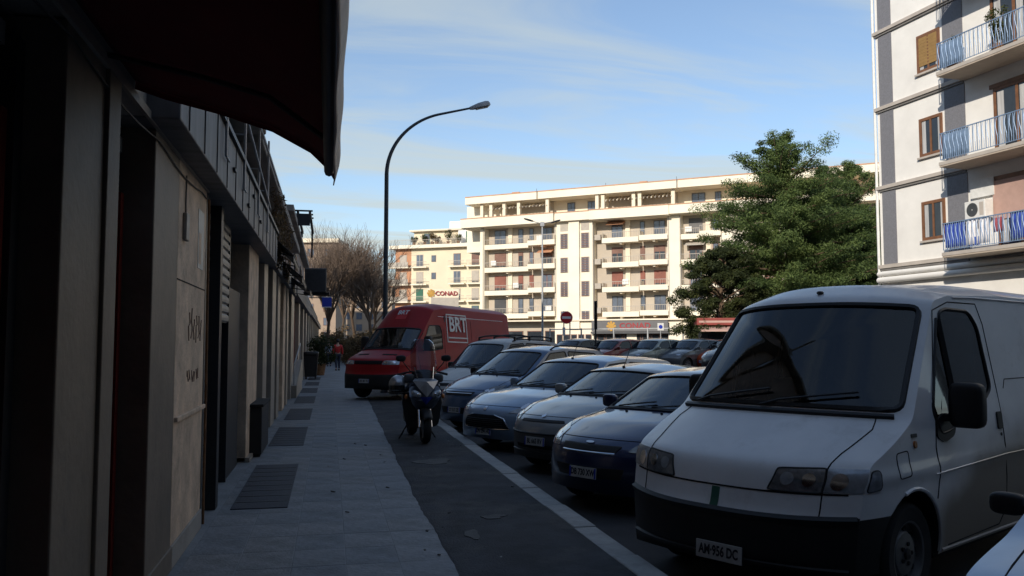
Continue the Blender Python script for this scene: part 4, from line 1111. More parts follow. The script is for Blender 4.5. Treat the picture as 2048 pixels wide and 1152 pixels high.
def wing_mirror(root, c, sg, mat, sz=(0.1, 0.2, 0.15), color=None):
    m_ = MB(); m_.ell((c[0], c[1] + sg * sz[1] * 0.5, c[2]), sz, 0.55)
    o = m_.build('wing_mirror', mat, root, smooth=60, color=color)
    MB().obox((c[0] + sz[0] * 0.42, c[1] + sg * sz[1] * 0.5, c[2]), (0.012, sz[1] * 0.82, sz[2] * 0.8)).build('mirror_glass', 'chrome', o)
    MB().obox((c[0], c[1] - sg * 0.02, c[2] - sz[2] * 0.2), (0.05, 0.09, 0.04)).build('mirror_arm', 'black', o)
    return o

def wipers(car, s0, s1, spans, par=None):
    for (va, vb, sb) in spans:
        pts = [(s0, va), ((s0 * 2 + sb) / 3, (va * 2 + vb) / 3), (sb, vb)]
        car.line('top', pts, 0.009, 'wiper', 'black', off=0.02)

# ------------------------------------------------------------ a car of ordinary layout from a spec
def build_car(name, label, front, phi, sp, group=None, z=RZ, cat='car'):
    L = sp['L']; ax = Vector((math.sin(R(phi)), math.cos(R(phi)), 0))
    root = thing(name, label, cat, Vector((front[0], front[1], z)) + ax * (L / 2), R(90 - phi), group)
    car = Car(sp, root); cx = car.cx
    k = sp['ki']                          # key indices: bumper top, hood edge, cowl, header, rear header, rear glass base
    ws = rounded([(k['cowl'] + 0.03, -sp.get('wsb', 0.9)), (k['header'] - 0.11, -sp.get('wst', 0.88)), (k['header'] - 0.11, sp.get('wst', 0.88)), (k['cowl'] + 0.03, sp.get('wsb', 0.9))], 0.08)
    bl = rounded([(k['rearh'] + 0.08, -0.84), (k['rearb'] - 0.08, -0.86), (k['rearb'] - 0.08, 0.86), (k['rearh'] + 0.08, 0.84)], 0.08)
    wins = [rounded(P, 0.05) for P in sp['wins']]
    ar = [(x, sp['wr'], sp['wr'] + 0.05) for x in sp['axles']]
    zbmp = sp.get('zbump', 0.5); xa = sp['axles'][0]; xb = sp['axles'][1]
    bm_ = sp.get('bump_s', k['bump'])
    def cl(kind, a, b):
        if kind == 'top': return 'front_bumper' if a < bm_ else 'rear_bumper' if a > k['last'] - 1.6 else 'body'
        return 'front_bumper' if (a < xa and b < zbmp) else 'rear_bumper' if (a > xb and b < zbmp) else ('sill' if b < 0.26 else 'body')
    mats = {'body': sp.get('paint', 'paint'), 'front_bumper': sp.get('bumper', sp.get('paint', 'paint')), 'rear_bumper': sp.get('bumper', sp.get('paint', 'paint')), 'sill': 'black'}
    car.body([ws, bl], wins, ar, cl, mats)
    car.window('top', ws, 'windscreen', sp.get('wsmat', 'glass'), 0.016)
    car.window('top', bl, 'rear_window', 'glassd')
    for P in wins:
        for w in 'LR': car.window(w, P, 'side_window', 'glassd')
    # underbody and cabin tub
    MB().box(xa + 0.45 - cx, xb - 0.45 - cx, -car.W + 0.1, car.W - 0.1, 0.17, 0.6).box(0.35 - cx, L - 0.3 - cx, -car.W + 0.34, car.W - 0.34, 0.2, 0.58).build('underbody', 'blackd', root)
    zc = sp['keys'][k['cowl']][1]; xcw = sp['keys'][k['cowl']][0]
    seat_set(root, xcw + 1.0, (-0.36, 0.36), zc - 0.58, cx, -0.36, (xcw + 0.1, xcw + 0.62, zc + 0.0), car.W)
    seat_set(root, xcw + 1.9, (-0.36, 0.36), zc - 0.55, cx)
    for x in sp['axles']:
        for sg in (1, -1): make_wheel(root, x - cx, sg * (car.W - 0.125), sg, sp['wr'], 0.2, sp.get('rim', 'alloy'))
    # lamps
    for P in sp['lamps']:
        for Q in (P, car.mirror_v(P)):
            h = car.patch('top', rounded(Q, 0.06), 'headlight', sp.get('lampmat', 'lampd'), off=0.008)
            cxx = sum(p[0] for p in P) / len(P); vv = sum(p[1] for p in Q) / len(Q)
            for dv_, rr in ((0.0, 0.3), (0.09, 0.22)):
                v_ = vv - dv_ * (1 if vv > 0 else -1); ds = 0.22 * (max(p[0] for p in P) - min(p[0] for p in P)) 
                car.patch('top', [(cxx + ds * rr * 3 * c, v_ + 0.055 * rr * 3.3 * d) for c, d in CIRC[::3]], 'reflector', 'chrome', parent=h, off=0.014, rings=2)
    for P in sp.get('sidelamps', []):
        for w in 'LR': car.patch(w, rounded(P, 0.04), 'side_lamp', sp.get('lampmat', 'lampd'), off=0.006, rings=3)
    for (P, mt, nm) in sp.get('front', []): car.patch('top', rounded(P, sp.get('fr', 0.05)), nm, mt, off=0.006)
    for (P, r_, mt, nm) in sp.get('flines', []): car.line('top', P, r_, nm, mt, off=0.004)
    for P in sp.get('tails', [[(k['rearb'] + 0.05, 0.72), (k['rearb'] + 0.8, 0.72), (k['rearb'] + 0.8, 0.98), (k['rearb'] + 0.05, 0.98)]]):
        for Q in (P, car.mirror_v(P)): car.patch('top', rounded(Q, 0.05), 'tail_light', 'redlens', off=0.006)
    # panel gaps: bonnet, doors
    gaps = MB()
    def gl(where, P, r=0.0045):
        o = car.line(where, P, r, 'panel_gap', 'blackd'); return o
    hv = sp.get('hoodv', 0.86)
    for sg in (1, -1): gl('top', [(k['hood'] + 0.02, sg * hv * 0.92), (k['cowl'] - 0.05, sg * hv)])
    gl('top', [(k['hood'] + 0.02, v) for v in np.linspace(-hv * 0.92, hv * 0.92, 9)])
    for P in sp.get('doors', []):
        for w in 'LR': gl(w, P)
    for hx_, hz_ in sp.get('handles', []):
        for sg in (1, -1):
            MB().ell((hx_ - cx, sg * (car.yside(hx_, hz_) + 0.012), hz_), (0.18, 0.035, 0.03), 0.6).build('door_handle', sp.get('handle', 'black'), root, smooth=60, color=sp['color'])
    # trim strip along the flank
    for sg, w in ((1, 'L'), (-1, 'R')):
        if sp.get('strip', True): car.line(w, [(xa + 0.5, 0.52), (xb - 0.5, 0.54)], 0.018, 'trim_strip', 'black', off=0.004)
    s0 = k['cowl'] + 0.05
    for (va, vb) in ((-0.05, -0.72), (0.6, -0.02)):
        car.line('top', [(s0 - 0.02, va), (s0 + 0.06, (va + vb) / 2), (s0 + 0.13, vb)], 0.009, 'wiper', 'black', off=0.022)
    car.line('top', [(k['cowl'] + 0.0, v) for v in np.linspace(-0.86, 0.86, 11)], 0.02, 'scuttle', 'black', off=0.0)
    for v in (-0.3, 0.3):
        p = car.top(k['cowl'] - 0.18, v); MB().ell((p.x, p.y, p.z + 0.006), (0.03, 0.035, 0.02)).build('washer_jet', 'black', root, smooth=60)
    mx_, mz_ = sp['mirror']
    for sg in (1, -1): wing_mirror(root, (mx_ - cx, sg * (car.yside(mx_, mz_) + 0.03), mz_), sg, sp.get('mirrormat', sp.get('paint', 'paint')), sp.get('mirrorsz', (0.1, 0.2, 0.15)), color=sp['color'])
    if sp.get('plate'):
        ps, ptxt = sp['plate']; c = car.top(ps, 0.0); plate(root, (c.x - 0.014, 0, c.z), 0.06, ptxt)
    if sp.get('antenna'):
        c = car.top(k['header'] + 0.12, 0.0); MB().tube([c, c + Vector((0.16, 0, 0.3))], 0.006, 5).build('antenna', 'black', root)
        MB().ell((c.x, 0, c.z + 0.01), (0.06, 0.04, 0.03)).build('antenna_base', 'black', root, smooth=60)
    if sp.get('rails'):
        s0_, s1_, hh, cross = sp['rails']
        for sg in (1, -1):
            pts = [car.top(s_, sg * 0.9) + Vector((0, 0, hh * min(1, 8 * min(t, 1 - t)))) for t, s_ in zip(np.linspace(0, 1, 14), np.linspace(s0_, s1_, 14))]
            MB().tube(pts, 0.018, 6).build('roof_rail', 'black', root, smooth=60)
        for s_ in cross:
            pts = [car.top(s_, v) + Vector((0, 0, hh + 0.07)) for v in (-0.93, -0.5, 0, 0.5, 0.93)]
            m_ = MB().tube(pts, 0.02, 6)
            for v in (-0.9, 0.9): m_.tube([car.top(s_, v), car.top(s_, v) + Vector((0, 0, hh + 0.08))], 0.026, 6)
            m_.build('roof_bar', 'black', root, smooth=50)
    return root, car

# generic small hatchback profile
def hatch(L=3.85, H=1.42, W=0.82, color=(0.1, 0.1, 0.1), nose=0.70, cowl=0.96, hoodx=0.98, hdx=1.72, **kw):
    x9 = L - 0.28
    sp = dict(L=L, W=W, color=color, zb=cowl - 0.02, axles=(0.78, L - 0.6), wr=0.29,
        keys=[(0.14, 0.2, 0.30, 0.2), (0.03, 0.36, 0.31, 0.36), (0.0, 0.50, 0.32, 0.50), (0.05, nose - 0.06, 0.36, nose - 0.06), (0.17, nose + 0.04, 0.46, nose + 0.02), (0.58, (nose + cowl) / 2 + 0.045, 0.75, (nose + cowl) / 2 + 0.015),
              (hoodx, cowl, hoodx + 0.22, cowl - 0.03), (hdx, H - 0.07, hdx + 0.14, H - 0.115), (hdx + 0.6, H, hdx + 0.62, H - 0.065), (L - 0.75, H - 0.05, L - 0.75, H - 0.115), (x9, cowl + 0.03, x9 - 0.05, cowl), (L - 0.1, 0.72, L - 0.2, 0.72), (L, 0.5, L - 0.16, 0.5), (L - 0.06, 0.2, L - 0.14, 0.2)],
        ki=dict(bump=2.6, hood=4, cowl=6, header=7, rearh=9, rearb=10, last=13),
        wins=[[(hoodx + 0.50, cowl + 0.03), (hdx + 0.16, H - 0.16), (hdx + 0.62, H - 0.125), (hdx + 0.66, cowl + 0.04)], [(hdx + 0.74, cowl + 0.04), (hdx + 0.70, H - 0.125), (L - 0.98, H - 0.17), (L - 0.72, cowl + 0.08)]],
        lamps=[[(3.3, 0.62), (3.15, 0.97), (4.7, 0.97), (4.45, 0.74)]],
        mirror=(hoodx + 0.42, cowl + 0.05), handles=[(hdx + 0.5, cowl - 0.12), (L - 0.98, cowl - 0.12)],
        doors=[[(hoodx + 0.3, cowl - 0.06), (hoodx + 0.28, 0.5), (hoodx + 0.36, 0.28), (hdx + 0.55, 0.26), (hdx + 0.68, 0.4), (hdx + 0.7, cowl)], [(hdx + 0.7, 0.3), (L - 1.0, 0.3), (L - 0.82, 0.6), (L - 0.74, cowl)]],
        plate=(1.55, 'BX·402 KL'), front=[], flines=[])
    sp.update(kw); return sp
# ------------------------------------------------------------ the parked row, nearest first
# 1 pale blue car whose bonnet shows in the lower right corner
sp = hatch(L=4.0, H=1.44, W=0.84, color=(0.30, 0.40, 0.55), mirrormat='black', mirrorsz=(0.075, 0.14, 0.095), plate=(1.5, 'CG 118 PD'),
    front=[([(1.05, -0.4), (1.05, 0.4), (2.1, 0.45), (2.1, -0.45)], 'black', 'air_intake'), ([(2.95, -0.35), (2.95, 0.35), (3.5, 0.4), (3.5, -0.4)], 'black', 'grille')])
build_car('parked_car', 'pale silver-blue car cut off by the lower right corner, in front of the white van', (2.09, 1.74), 61, sp)

# 2 white panel van
WV = dict(L=4.75, W=0.97, color=(0.87, 0.87, 0.86), zb=1.18, zm=0.7, tum=0.17, xf=0.8, cf=0.16, xr=0.3, cr=0.03, swage=0.86, sill=0.28, crown=2.6, nv=36, nz=40, smooth=2, step=0.04,
    keys=[(0.16, 0.22, 0.24, 0.22), (0.02, 0.30, 0.25, 0.30), (0.0, 0.585, 0.26, 0.605), (0.045, 0.63, 0.28, 0.65), (0.07, 0.755, 0.30, 0.775), (0.12, 0.925, 0.37, 0.94), (0.68, 1.215, 0.93, 1.20), (1.30, 2.05, 1.60, 2.01), (1.62, 2.16, 1.88, 2.06), (2.9, 2.22, 2.9, 2.09), (4.6, 2.21, 4.62, 2.08), (4.72, 1.2, 4.70, 1.2), (4.75, 0.35, 4.72, 0.35)], zsplit=0.625)
phi = 61.5
MT['lampv'] = M('van_lamp_glass', (0.24, 0.25, 0.26), 0.16, metal=0.45, var=0.5, vs_=18, coat=0.9)
vl = thing('white_van', 'dirty white panel van with black bumper, parked nose to the kerb nearest the camera', 'van', (0, 0, 0), R(90 - phi))
ax = Vector((math.sin(R(phi)), math.cos(R(phi)), 0))
VF = Vector((2.50, 5.35, RZ))
vl.location = VF + ax * (WV['L'] / 2)
van = Car(WV, vl); cx = van.cx
# dirty flank paint
mv = M('van_paint', (1, 1, 1), 0.42, var=0.1, vs_=1.6, coat=0.35, objcol=True, stain=((0.5, 0.48, 0.45), 2.6, 0.56, 0.4)); MT['vanpaint'] = mv
t = mv.node_tree; b = t.nodes['Principled BSDF']; Lk = t.links.new
src = b.inputs['Base Color'].links[0].from_socket
c_ = t.nodes.new('ShaderNodeTexCoord'); sep = t.nodes.new('ShaderNodeSeparateXYZ'); Lk(c_.outputs['Object'], sep.inputs[0])
nn = t.nodes.new('ShaderNodeTexNoise'); nn.inputs['Scale'].default_value = 2.5; nn.inputs['Detail'].default_value = 8; Lk(c_.outputs['Object'], nn.inputs['Vector'])
def mth(op, a, b_):
    n_ = t.nodes.new('ShaderNodeMath'); n_.operation = op
    for i_, v_ in enumerate((a, b_)):
        if isinstance(v_, (int, float)): n_.inputs[i_].default_value = v_
        else: Lk(v_, n_.inputs[i_])
    return n_.outputs[0]
# splash mud thrown back by the front wheel: a fan that climbs behind the wheel
xx = mth('SUBTRACT', sep.outputs['X'], -1.32)
lim = mth('ADD', mth('MULTIPLY', mth('MINIMUM', xx, 1.1), 0.42), 0.56)
dz_ = mth('SUBTRACT', mth('ADD', lim, mth('MULTIPLY', mth('SUBTRACT', nn.outputs['Fac'], 0.5), 0.25)), sep.outputs['Z'])
mr = t.nodes.new('ShaderNodeMapRange'); mr.interpolation_type = 'SMOOTHSTEP'; Lk(dz_, mr.inputs['Value']); mr.inputs['From Min'].default_value = -0.12; mr.inputs['From Max'].default_value = 0.2; mr.inputs['To Max'].default_value = 0.85
bx_ = t.nodes.new('ShaderNodeMapRange'); Lk(xx, bx_.inputs['Value']); bx_.inputs['From Min'].default_value = -0.05; bx_.inputs['From Max'].default_value = 0.3
mi_ = t.nodes.new('ShaderNodeMix'); mi_.data_type = 'RGBA'; Lk(mth('MULTIPLY', mr.outputs[0], bx_.outputs[0]), mi_.inputs['Factor']); Lk(src, mi_.inputs['A']); mi_.inputs['B'].default_value = (0.2, 0.15, 0.09, 1)
Lk(mi_.outputs['Result'], b.inputs['Base Color'])

ws = rounded([(6.06, -0.925), (6.93, -0.93), (6.93, 0.93), (6.06, 0.925)], 0.07)
qw = rounded([(1.24, 1.24), (1.31, 1.08), (1.50, 1.10), (1.60, 1.28), (1.60, 1.90)], 0.05)
dw = rounded([(1.64, 1.92), (1.645, 1.24), (1.76, 1.20), (2.18, 1.29), (2.30, 1.36), (2.29, 1.83), (2.18, 1.945), (1.76, 1.955)], 0.06)
arches = [(0.86, 0.36, 0.395), (3.75, 0.36, 0.395)]
def cl(kind, a, b):
    if kind == 'top': return 'front_bumper' if a < 2.55 else 'rear_bumper' if a > 11.5 else 'body'
    return 'front_bumper' if (a < 0.86 and b < 0.625) else 'rear_bumper' if (a > 4.45 and b < 0.625) else 'body'
van.body([ws], [qw, dw], arches, cl, {'body': 'vanpaint', 'front_bumper': 'black', 'rear_bumper': 'black'})
van.window('top', ws, 'windscreen', 'glassv', 0.022)
for w in 'LR':
    van.window(w, qw, 'quarter_window', 'glassd', 0.014); van.window(w, dw, 'side_window', 'glassd', 0.014)
MB().box(1.35 - cx, 3.25 - cx, -0.86, 0.86, 0.22, 0.55).box(0.4 - cx, 4.5 - cx, -0.62, 0.62, 0.24, 0.6).build('underbody', 'blackd', vl)
MB().box(2.42 - cx, 2.47 - cx, -0.76, 0.76, 0.5, 1.9).build('bulkhead', 'seat', vl)
MB().box(0.62 - cx, 0.66 - cx, -0.7, 0.7, 0.5, 0.9).build('firewall', 'blackd', vl)
MB().grid(lambda u, v: tuple(van.top(7.35 + 1.7 * u, -0.9 + 1.8 * v) - Vector((0, 0, 0.03))), 6, 8).build('headlining', 'seat', vl, smooth=60)
seat_set(vl, 1.72, (-0.52, 0.2, 0.6), 0.72, cx, -0.45, (0.85, 1.36, 1.08), 0.93)
for x in (0.86, 3.75):
    for sg in (1, -1): make_wheel(vl, x - cx, sg * 0.835, sg, 0.335, 0.2, 'steel', 0.215)
# lamps: headlight on the nose, clear indicator round the corner
for sg in (1, -1):
    P = rounded([(4.06, sg * 0.41), (4.90, sg * 0.46), (4.97, sg * 0.765), (4.03, sg * 0.765)], 0.05)
    h = van.patch('top', P, 'headlight', 'lampv', off=0.006)
    for v_, mt, rr in ((0.67, 'chrome', 0.042), (0.53, 'lamp', 0.045)):
        van.patch('top', [(4.5 + 0.24 * c, sg * v_ + rr * d) for c, d in CIRC[::2]], 'reflector', mt, parent=h, off=0.010, rings=2)
    van.line('top', densify(P, 0.06) + [P[0]], 0.006, 'lamp_rim', 'black', off=0.004, parent=h)
    P = rounded([(4.04, sg * 0.775), (4.96, sg * 0.775), (4.94, sg * 0.998), (4.06, sg * 0.998)], 0.02)
    van.patch('top', P, 'indicator', 'lamp', off=0.007, rings=3)
    w = 'L' if sg > 0 else 'R'
    zl = van.at(4.04)[3]; zu = van.at(4.93)[3]
    P = rounded([(0.325, zl + 0.004), (0.375, zu - 0.012), (0.455, zu - 0.006), (0.465, zl + 0.014)], 0.03)
    h = van.patch(w, P, 'indicator', 'lamp', off=0.007, rings=3)
    van.line(w, P, 0.005, 'lamp_rim', 'black', True, 0.004, parent=h)
    van.patch('top', [(4.45 + 0.3 * c, sg * 0.85 + 0.05 * d) for c, d in CIRC[::2]], 'bulb', 'chrome', parent=h, off=0.011, rings=2)
# panel gaps
for sg in (1, -1):
    van.line('top', [(4.0, sg * 0.77), (4.95, sg * 0.77), (5.25, sg * 0.775), (5.5, sg * 0.80), (5.75, sg * 0.825), (5.98, sg * 0.80)], 0.005, 'panel_gap', 'blackd')
    van.line('top', [(2.7, sg * 0.77), (4.0, sg * 0.77)], 0.005, 'panel_gap', 'blackd')
van.line('top', [(3.99, v) for v in np.linspace(-0.92, 0.92, 15)], 0.006, 'panel_gap', 'blackd')
van.line('top', [(2.62, v) for v in np.linspace(-0.99, 0.99, 17)], 0.008, 'bumper_gap', 'blackd')
for w in 'LR':
    van.line(w, [(1.22, 1.0), (1.24, 0.80), (1.20, 0.66)], 0.005, 'panel_gap', 'blackd')
    van.line(w, [(1.22, 1.0), (1.30, 1.35), (1.56, 1.94), (1.85, 2.01), (2.36, 2.01), (2.42, 1.85), (2.42, 0.45), (2.3, 0.34), (1.4, 0.32)], 0.005, 'panel_gap', 'blackd')
    van.line(w, [(1.18, 0.825), (2.4, 0.86), (4.3, 0.86)], 0.006, 'crease', 'vanpaint', off=0.001)
    van.line(w, [(2.56, 1.35), (2.62, 1.42), (3.4, 1.42)], 0.004, 'panel_gap', 'blackd')
    van.line(w, [(1.95, 2.045), (2.3, 2.055), (4.5, 2.055)], 0.008, 'roof_gutter', 'vanpaint', off=0.004)
    van.line(w, [(0.86 + 0.40 * math.cos(a), 0.36 + 0.40 * math.sin(a)) for a in np.linspace(-0.15, 1.9, 14)], 0.013, 'arch_lip', 'vanpaint', off=0.003)
    van.line(w, [(1.3, 0.30), (3.3, 0.30)], 0.012, 'sill_trim', 'trim', off=0.002)
    # fuel flap, badges
    van.line(w, rounded([(0.66, 0.84), (0.65, 1.0), (0.805, 1.01), (0.815, 0.85)], 0.03), 0.004, 'fuel_flap_gap', 'blackd', True)
    van.patch(w, rounded([(0.865, 1.085), (0.865, 1.11), (0.945, 1.11), (0.945, 1.085)], 0.008), 'badge', 'greyd', off=0.006, rings=2)
    van.patch(w, [(0.905 + 0.018 * c, 1.04 + 0.024 * d) for c, d in CIRC[::3]], 'side_repeater', 'amber', off=0.012, rings=2)
    sg = 1 if w == 'L' else -1
    h = van.patch(w, rounded([(2.31, 1.05), (2.31, 1.18), (2.40, 1.18), (2.40, 1.05)], 0.02), 'door_handle', 'black', off=0.012, rings=2)
    van.patch(w, [(2.37 + 0.013 * c, 1.01 + 0.013 * d) for c, d in CIRC[::4]], 'lock', 'black', off=0.006, rings=2, parent=h)
    # big upright mirror on a black door corner
    van.patch(w, rounded([(1.24, 1.06), (1.26, 1.17), (1.38, 1.22), (1.60, 1.20), (1.52, 1.06), (1.36, 1.02)], 0.04), 'mirror_foot', 'black', off=0.010)
    y = van.yside(1.40, 1.2)
    mm_ = MB().ell((1.40 - cx, sg * (y + 0.16), 1.28), (0.13, 0.225, 0.31), 0.4).build('wing_mirror', 'black', vl, smooth=60)
    MB().obox((1.47 - cx, sg * (y + 0.16), 1.28), (0.012, 0.18, 0.24)).build('mirror_glass', 'chrome', mm_)
    MB().obox((1.40 - cx, sg * (y + 0.03), 1.19), (0.07, 0.1, 0.05)).build('mirror_arm', 'black', mm_)
van.line('top', [(6.0, v) for v in np.linspace(-0.9, 0.9, 13)], 0.022, 'scuttle', 'black', off=0.004)
van.patch('top', rounded([(2.72, -0.035), (2.72, 0.03), (3.9, 0.03), (3.9, -0.035)], 0.01), 'badge', 'greens', off=0.008, rings=2)
for (va, vb) in ((0.72, 0.02), (0.05, -0.66)):
    w_ = van.line('top', [(6.03, va), (6.08, va * 0.8 + vb * 0.2), (6.17, vb)], 0.009, 'wiper', 'black', off=0.03)
p = van.top(7.3, -0.05); MB().ell((p.x, p.y, p.z + 0.012), (0.07, 0.05, 0.03)).build('antenna_base', 'black', vl, smooth=60)
p = van.top(1.35, 0.06); plate(vl, (p.x - 0.012, -0.06, 0.33), 0.06, 'AM·956 DC', 0.36, 0.115, bands=False)
van.line('top', [(1.0, v) for v in np.linspace(-0.97, 0.97, 15)], 0.02, 'bumper_rib', 'black', off=0.0)
van.line('top', [(2.3, v) for v in np.linspace(-0.99, 0.99, 15)], 0.03, 'bumper_rib', 'black', off=-0.005)

# 3 dark blue hatchback with round-backed bonnet
sp = hatch(L=3.9, H=1.43, W=0.83, color=(0.008, 0.02, 0.075), nose=0.70, cowl=0.97, hoodx=1.05, hdx=1.82, plate=(1.35, 'DB 730 XW'), paint='paint', zb=0.95, wsmat='glass',
    front=[([(1.02, -0.55), (1.0, 0.55), (1.8, 0.6), (1.8, -0.6)], 'black', 'air_intake'), ([(2.85, -0.45), (2.85, 0.45), (3.45, 0.5), (3.45, -0.5)], 'black', 'grille')],
    flines=[([(2.82, v) for v in np.linspace(-0.45, 0.45, 9)], 0.01, 'chrome', 'grille_bar')], lamps=[[(3.0, 0.60), (2.95, 0.97), (4.8, 0.985), (4.35, 0.72)]], lampmat='lampd')
c3, k3 = build_car('parked_car', 'dark blue hatchback parked between the white van and the silver hatchback', (2.5, 8.3), 60, sp)
k3.patch('top', [(3.62 + 0.1 * c, 0.07 * d) for c, d in CIRC[::3]], 'emblem', 'chrome', off=0.012, rings=2)

# 4 silver-grey small hatchback with oval lamps
sp = hatch(L=3.77, H=1.42, W=0.815, color=(0.32, 0.345, 0.36), nose=0.72, cowl=0.99, hoodx=0.98, hdx=1.70, antenna=True, plate=(1.6, 'BL 665 RV'), bumper='greyd', zbump=0.5, bump_s=2.3, wsmat='glass',
    front=[([(3.25, -0.52), (3.22, 0.52), (3.55, 0.48), (3.58, -0.48)], 'black', 'grille'), ([(0.9, -0.6), (0.9, 0.6), (1.25, 0.6), (1.25, -0.6)], 'blackd', 'air_intake')],
    flines=[([(2.25, v) for v in np.linspace(-0.97, 0.97, 15)], 0.014, 'black', 'bumper_strip'), ([(0.6, v) for v in np.linspace(-0.9, 0.9, 15)], 0.014, 'greyd', 'bumper_lip')],
    lamps=[[(3.3, 0.66), (3.2, 0.95), (3.9, 0.995), (4.75, 0.95), (4.6, 0.78), (3.9, 0.66)]], lampmat='lampd')
c4, k4 = build_car('parked_car', 'silver-grey small hatchback with black bumper between the dark blue and pale blue cars', (2.6, 10.75), 60, sp)
k4.patch('top', rounded([(3.75, 0), (3.95, -0.05), (4.15, 0), (3.95, 0.05)], 0.02), 'emblem', 'chrome', off=0.012, rings=2)

# 5 pale blue saloon with a wide mouth and long swept lamps
sp = hatch(L=4.65, H=1.5, W=0.9, color=(0.25, 0.35, 0.48), nose=0.68, cowl=0.97, hoodx=1.25, hdx=2.05, plate=(0.75, 'DN 294 HG'), antenna=True, zb=0.95, axles=(0.98, 3.75), wr=0.32, wsmat='glass',
    front=[([(1.15, -0.62), (1.1, 0.62), (2.3, 0.5), (2.7, 0.3), (2.7, -0.3), (2.3, -0.5)], 'blackd', 'air_intake')],
    flines=[([(2.72, -0.3), (2.3, -0.52), (1.1, -0.64), (1.02, 0), (1.1, 0.64), (2.3, 0.52), (2.72, 0.3)], 0.008, 'chrome', 'grille_surround')] + [([(1.3 + 0.22 * k_, v) for v in (-0.5, -0.25, 0, 0.25, 0.5)], 0.008, 'black', 'grille_bar') for k_ in range(5)],
    lamps=[[(3.05, 0.56), (3.0, 0.93), (4.7, 0.985), (5.25, 0.97), (4.2, 0.72)]], lampmat='lamp')
c5, k5 = build_car('parked_car', 'pale blue-grey saloon with wide black grille and long swept-back headlights', (2.35, 13.3), 59, sp)
k5.patch('top', rounded([(3.35, -0.035), (3.2, 0.03), (3.75, 0.05), (3.9, 0.0)], 0.02), 'emblem', 'chrome', off=0.014, rings=2)

# 6 dark grey-blue people carrier with roof rails
sp = hatch(L=4.3, H=1.66, W=0.87, color=(0.075, 0.135, 0.24), nose=0.78, cowl=1.08, hoodx=0.95, hdx=1.78, plate=(1.5, 'CY 517 ZE'), rails=(7.3, 9.2, 0.05, ()), zb=1.05, axles=(0.85, 3.55), wr=0.31, wsmat='glass', mirrormat='black',
    front=[([(1.0, -0.55), (1.0, 0.55), (1.9, 0.6), (1.9, -0.6)], 'black', 'air_intake'), ([(2.95, -0.45), (2.95, 0.45), (3.6, 0.5), (3.6, -0.5)], 'black', 'grille')],
    flines=[([(3.28, v) for v in np.linspace(-0.45, 0.45, 9)], 0.012, 'chrome', 'grille_bar')])
build_car('parked_car', 'dark grey-blue people carrier with black roof rails beside the pale blue saloon', (2.35, 16.3), 58, sp)

# 7 white high-roofed van-based car with roof bars
sp = hatch(L=4.2, H=1.83, W=0.86, color=(0.55, 0.58, 0.58), nose=0.80, cowl=1.12, hoodx=0.92, hdx=1.62, plate=(1.5, 'CF 840 NB'), rails=(7.4, 9.0, 0.03, (7.55, 8.25, 8.9)), zb=1.08, tum=0.2, axles=(0.85, 3.5), wr=0.31, paint='paintf', bumper='greyd', mirrormat='black',
    front=[([(2.95, -0.4), (2.95, 0.4), (3.5, 0.45), (3.5, -0.45)], 'black', 'grille')])
build_car('parked_car', 'white tall-bodied car with black roof bars next to the red van', (2.4, 19.8), 57, sp)
# 8 red delivery van with high roof
RV = dict(L=6.3, W=1.0, color=(0.31, 0.007, 0.009), zb=1.25, zm=0.75, tum=0.12, xf=0.8, cf=0.15, xr=0.3, cr=0.03, swage=0.95, zsplit=0.62, sill=0.3, crown=2.8, nv=28, nz=34, smooth=2, step=0.06,
    keys=[(0.16, 0.28, 0.24, 0.28), (0.02, 0.36, 0.25, 0.36), (0.0, 0.66, 0.26, 0.68), (0.06, 0.72, 0.30, 0.74), (0.1, 0.93, 0.33, 0.95), (0.15, 1.08, 0.40, 1.08), (0.80, 1.38, 1.0, 1.33), (1.35, 2.05, 1.55, 2.0), (1.85, 2.66, 2.0, 2.52), (2.6, 2.78, 2.6, 2.62), (6.15, 2.78, 6.15, 2.6), (6.27, 1.2, 6.23, 1.2), (6.3, 0.38, 6.27, 0.38)])
phi = 43
rvx = Vector((math.sin(R(phi)), math.cos(R(phi)), 0)); rvy = Vector((-math.cos(R(phi)), math.sin(R(phi)), 0))
rv = thing('delivery_van', 'red high-roof delivery van with white logo parked with its nose on the pavement', 'van', (0, 0, 0), R(90 - phi))
RF = Vector((0.92, 23.6, 0.0))
rv.location = RF + rvx * 3.15 + Vector((0, 0, -0.045)); rv.rotation_euler = (0, 0.0245, R(90 - phi))
red = Car(RV, rv); cx = red.cx
ws = rounded([(6.06, -0.90), (6.92, -0.92), (6.92, 0.92), (6.06, 0.90)], 0.07)
dw = rounded([(1.34, 1.42), (1.74, 2.08), (2.25, 2.10), (2.34, 1.96), (2.34, 1.42), (1.8, 1.36)], 0.06)
ar = [(0.98, 0.36, 0.40), (4.55, 0.36, 0.40)]
def cl(kind, a, b):
    if kind == 'top': return 'front_bumper' if a < 2.5 else 'rear_bumper' if a > 11.5 else 'body'
    return 'front_bumper' if (a < 0.98 and b < 0.62) else 'rear_bumper' if (a > 5.6 and b < 0.62) else 'body'
red.body([ws], [dw], ar, cl, {'body': 'paintf', 'front_bumper': 'black', 'rear_bumper': 'black'})
red.window('top', ws, 'windscreen', 'glass', 0.022)
for w in 'LR': red.window(w, dw, 'side_window', 'glassd')
MB().box(1.5 - cx, 4.0 - cx, -0.88, 0.88, 0.24, 0.6).box(0.4 - cx, 5.7 - cx, -0.62, 0.62, 0.26, 0.62).build('underbody', 'blackd', rv)
MB().box(2.5 - cx, 2.55 - cx, -0.86, 0.86, 0.5, 2.4).build('bulkhead', 'seat', rv)
seat_set(rv, 1.75, (-0.5, 0.5), 0.85, cx, -0.45, (0.95, 1.5, 1.28), 0.95)
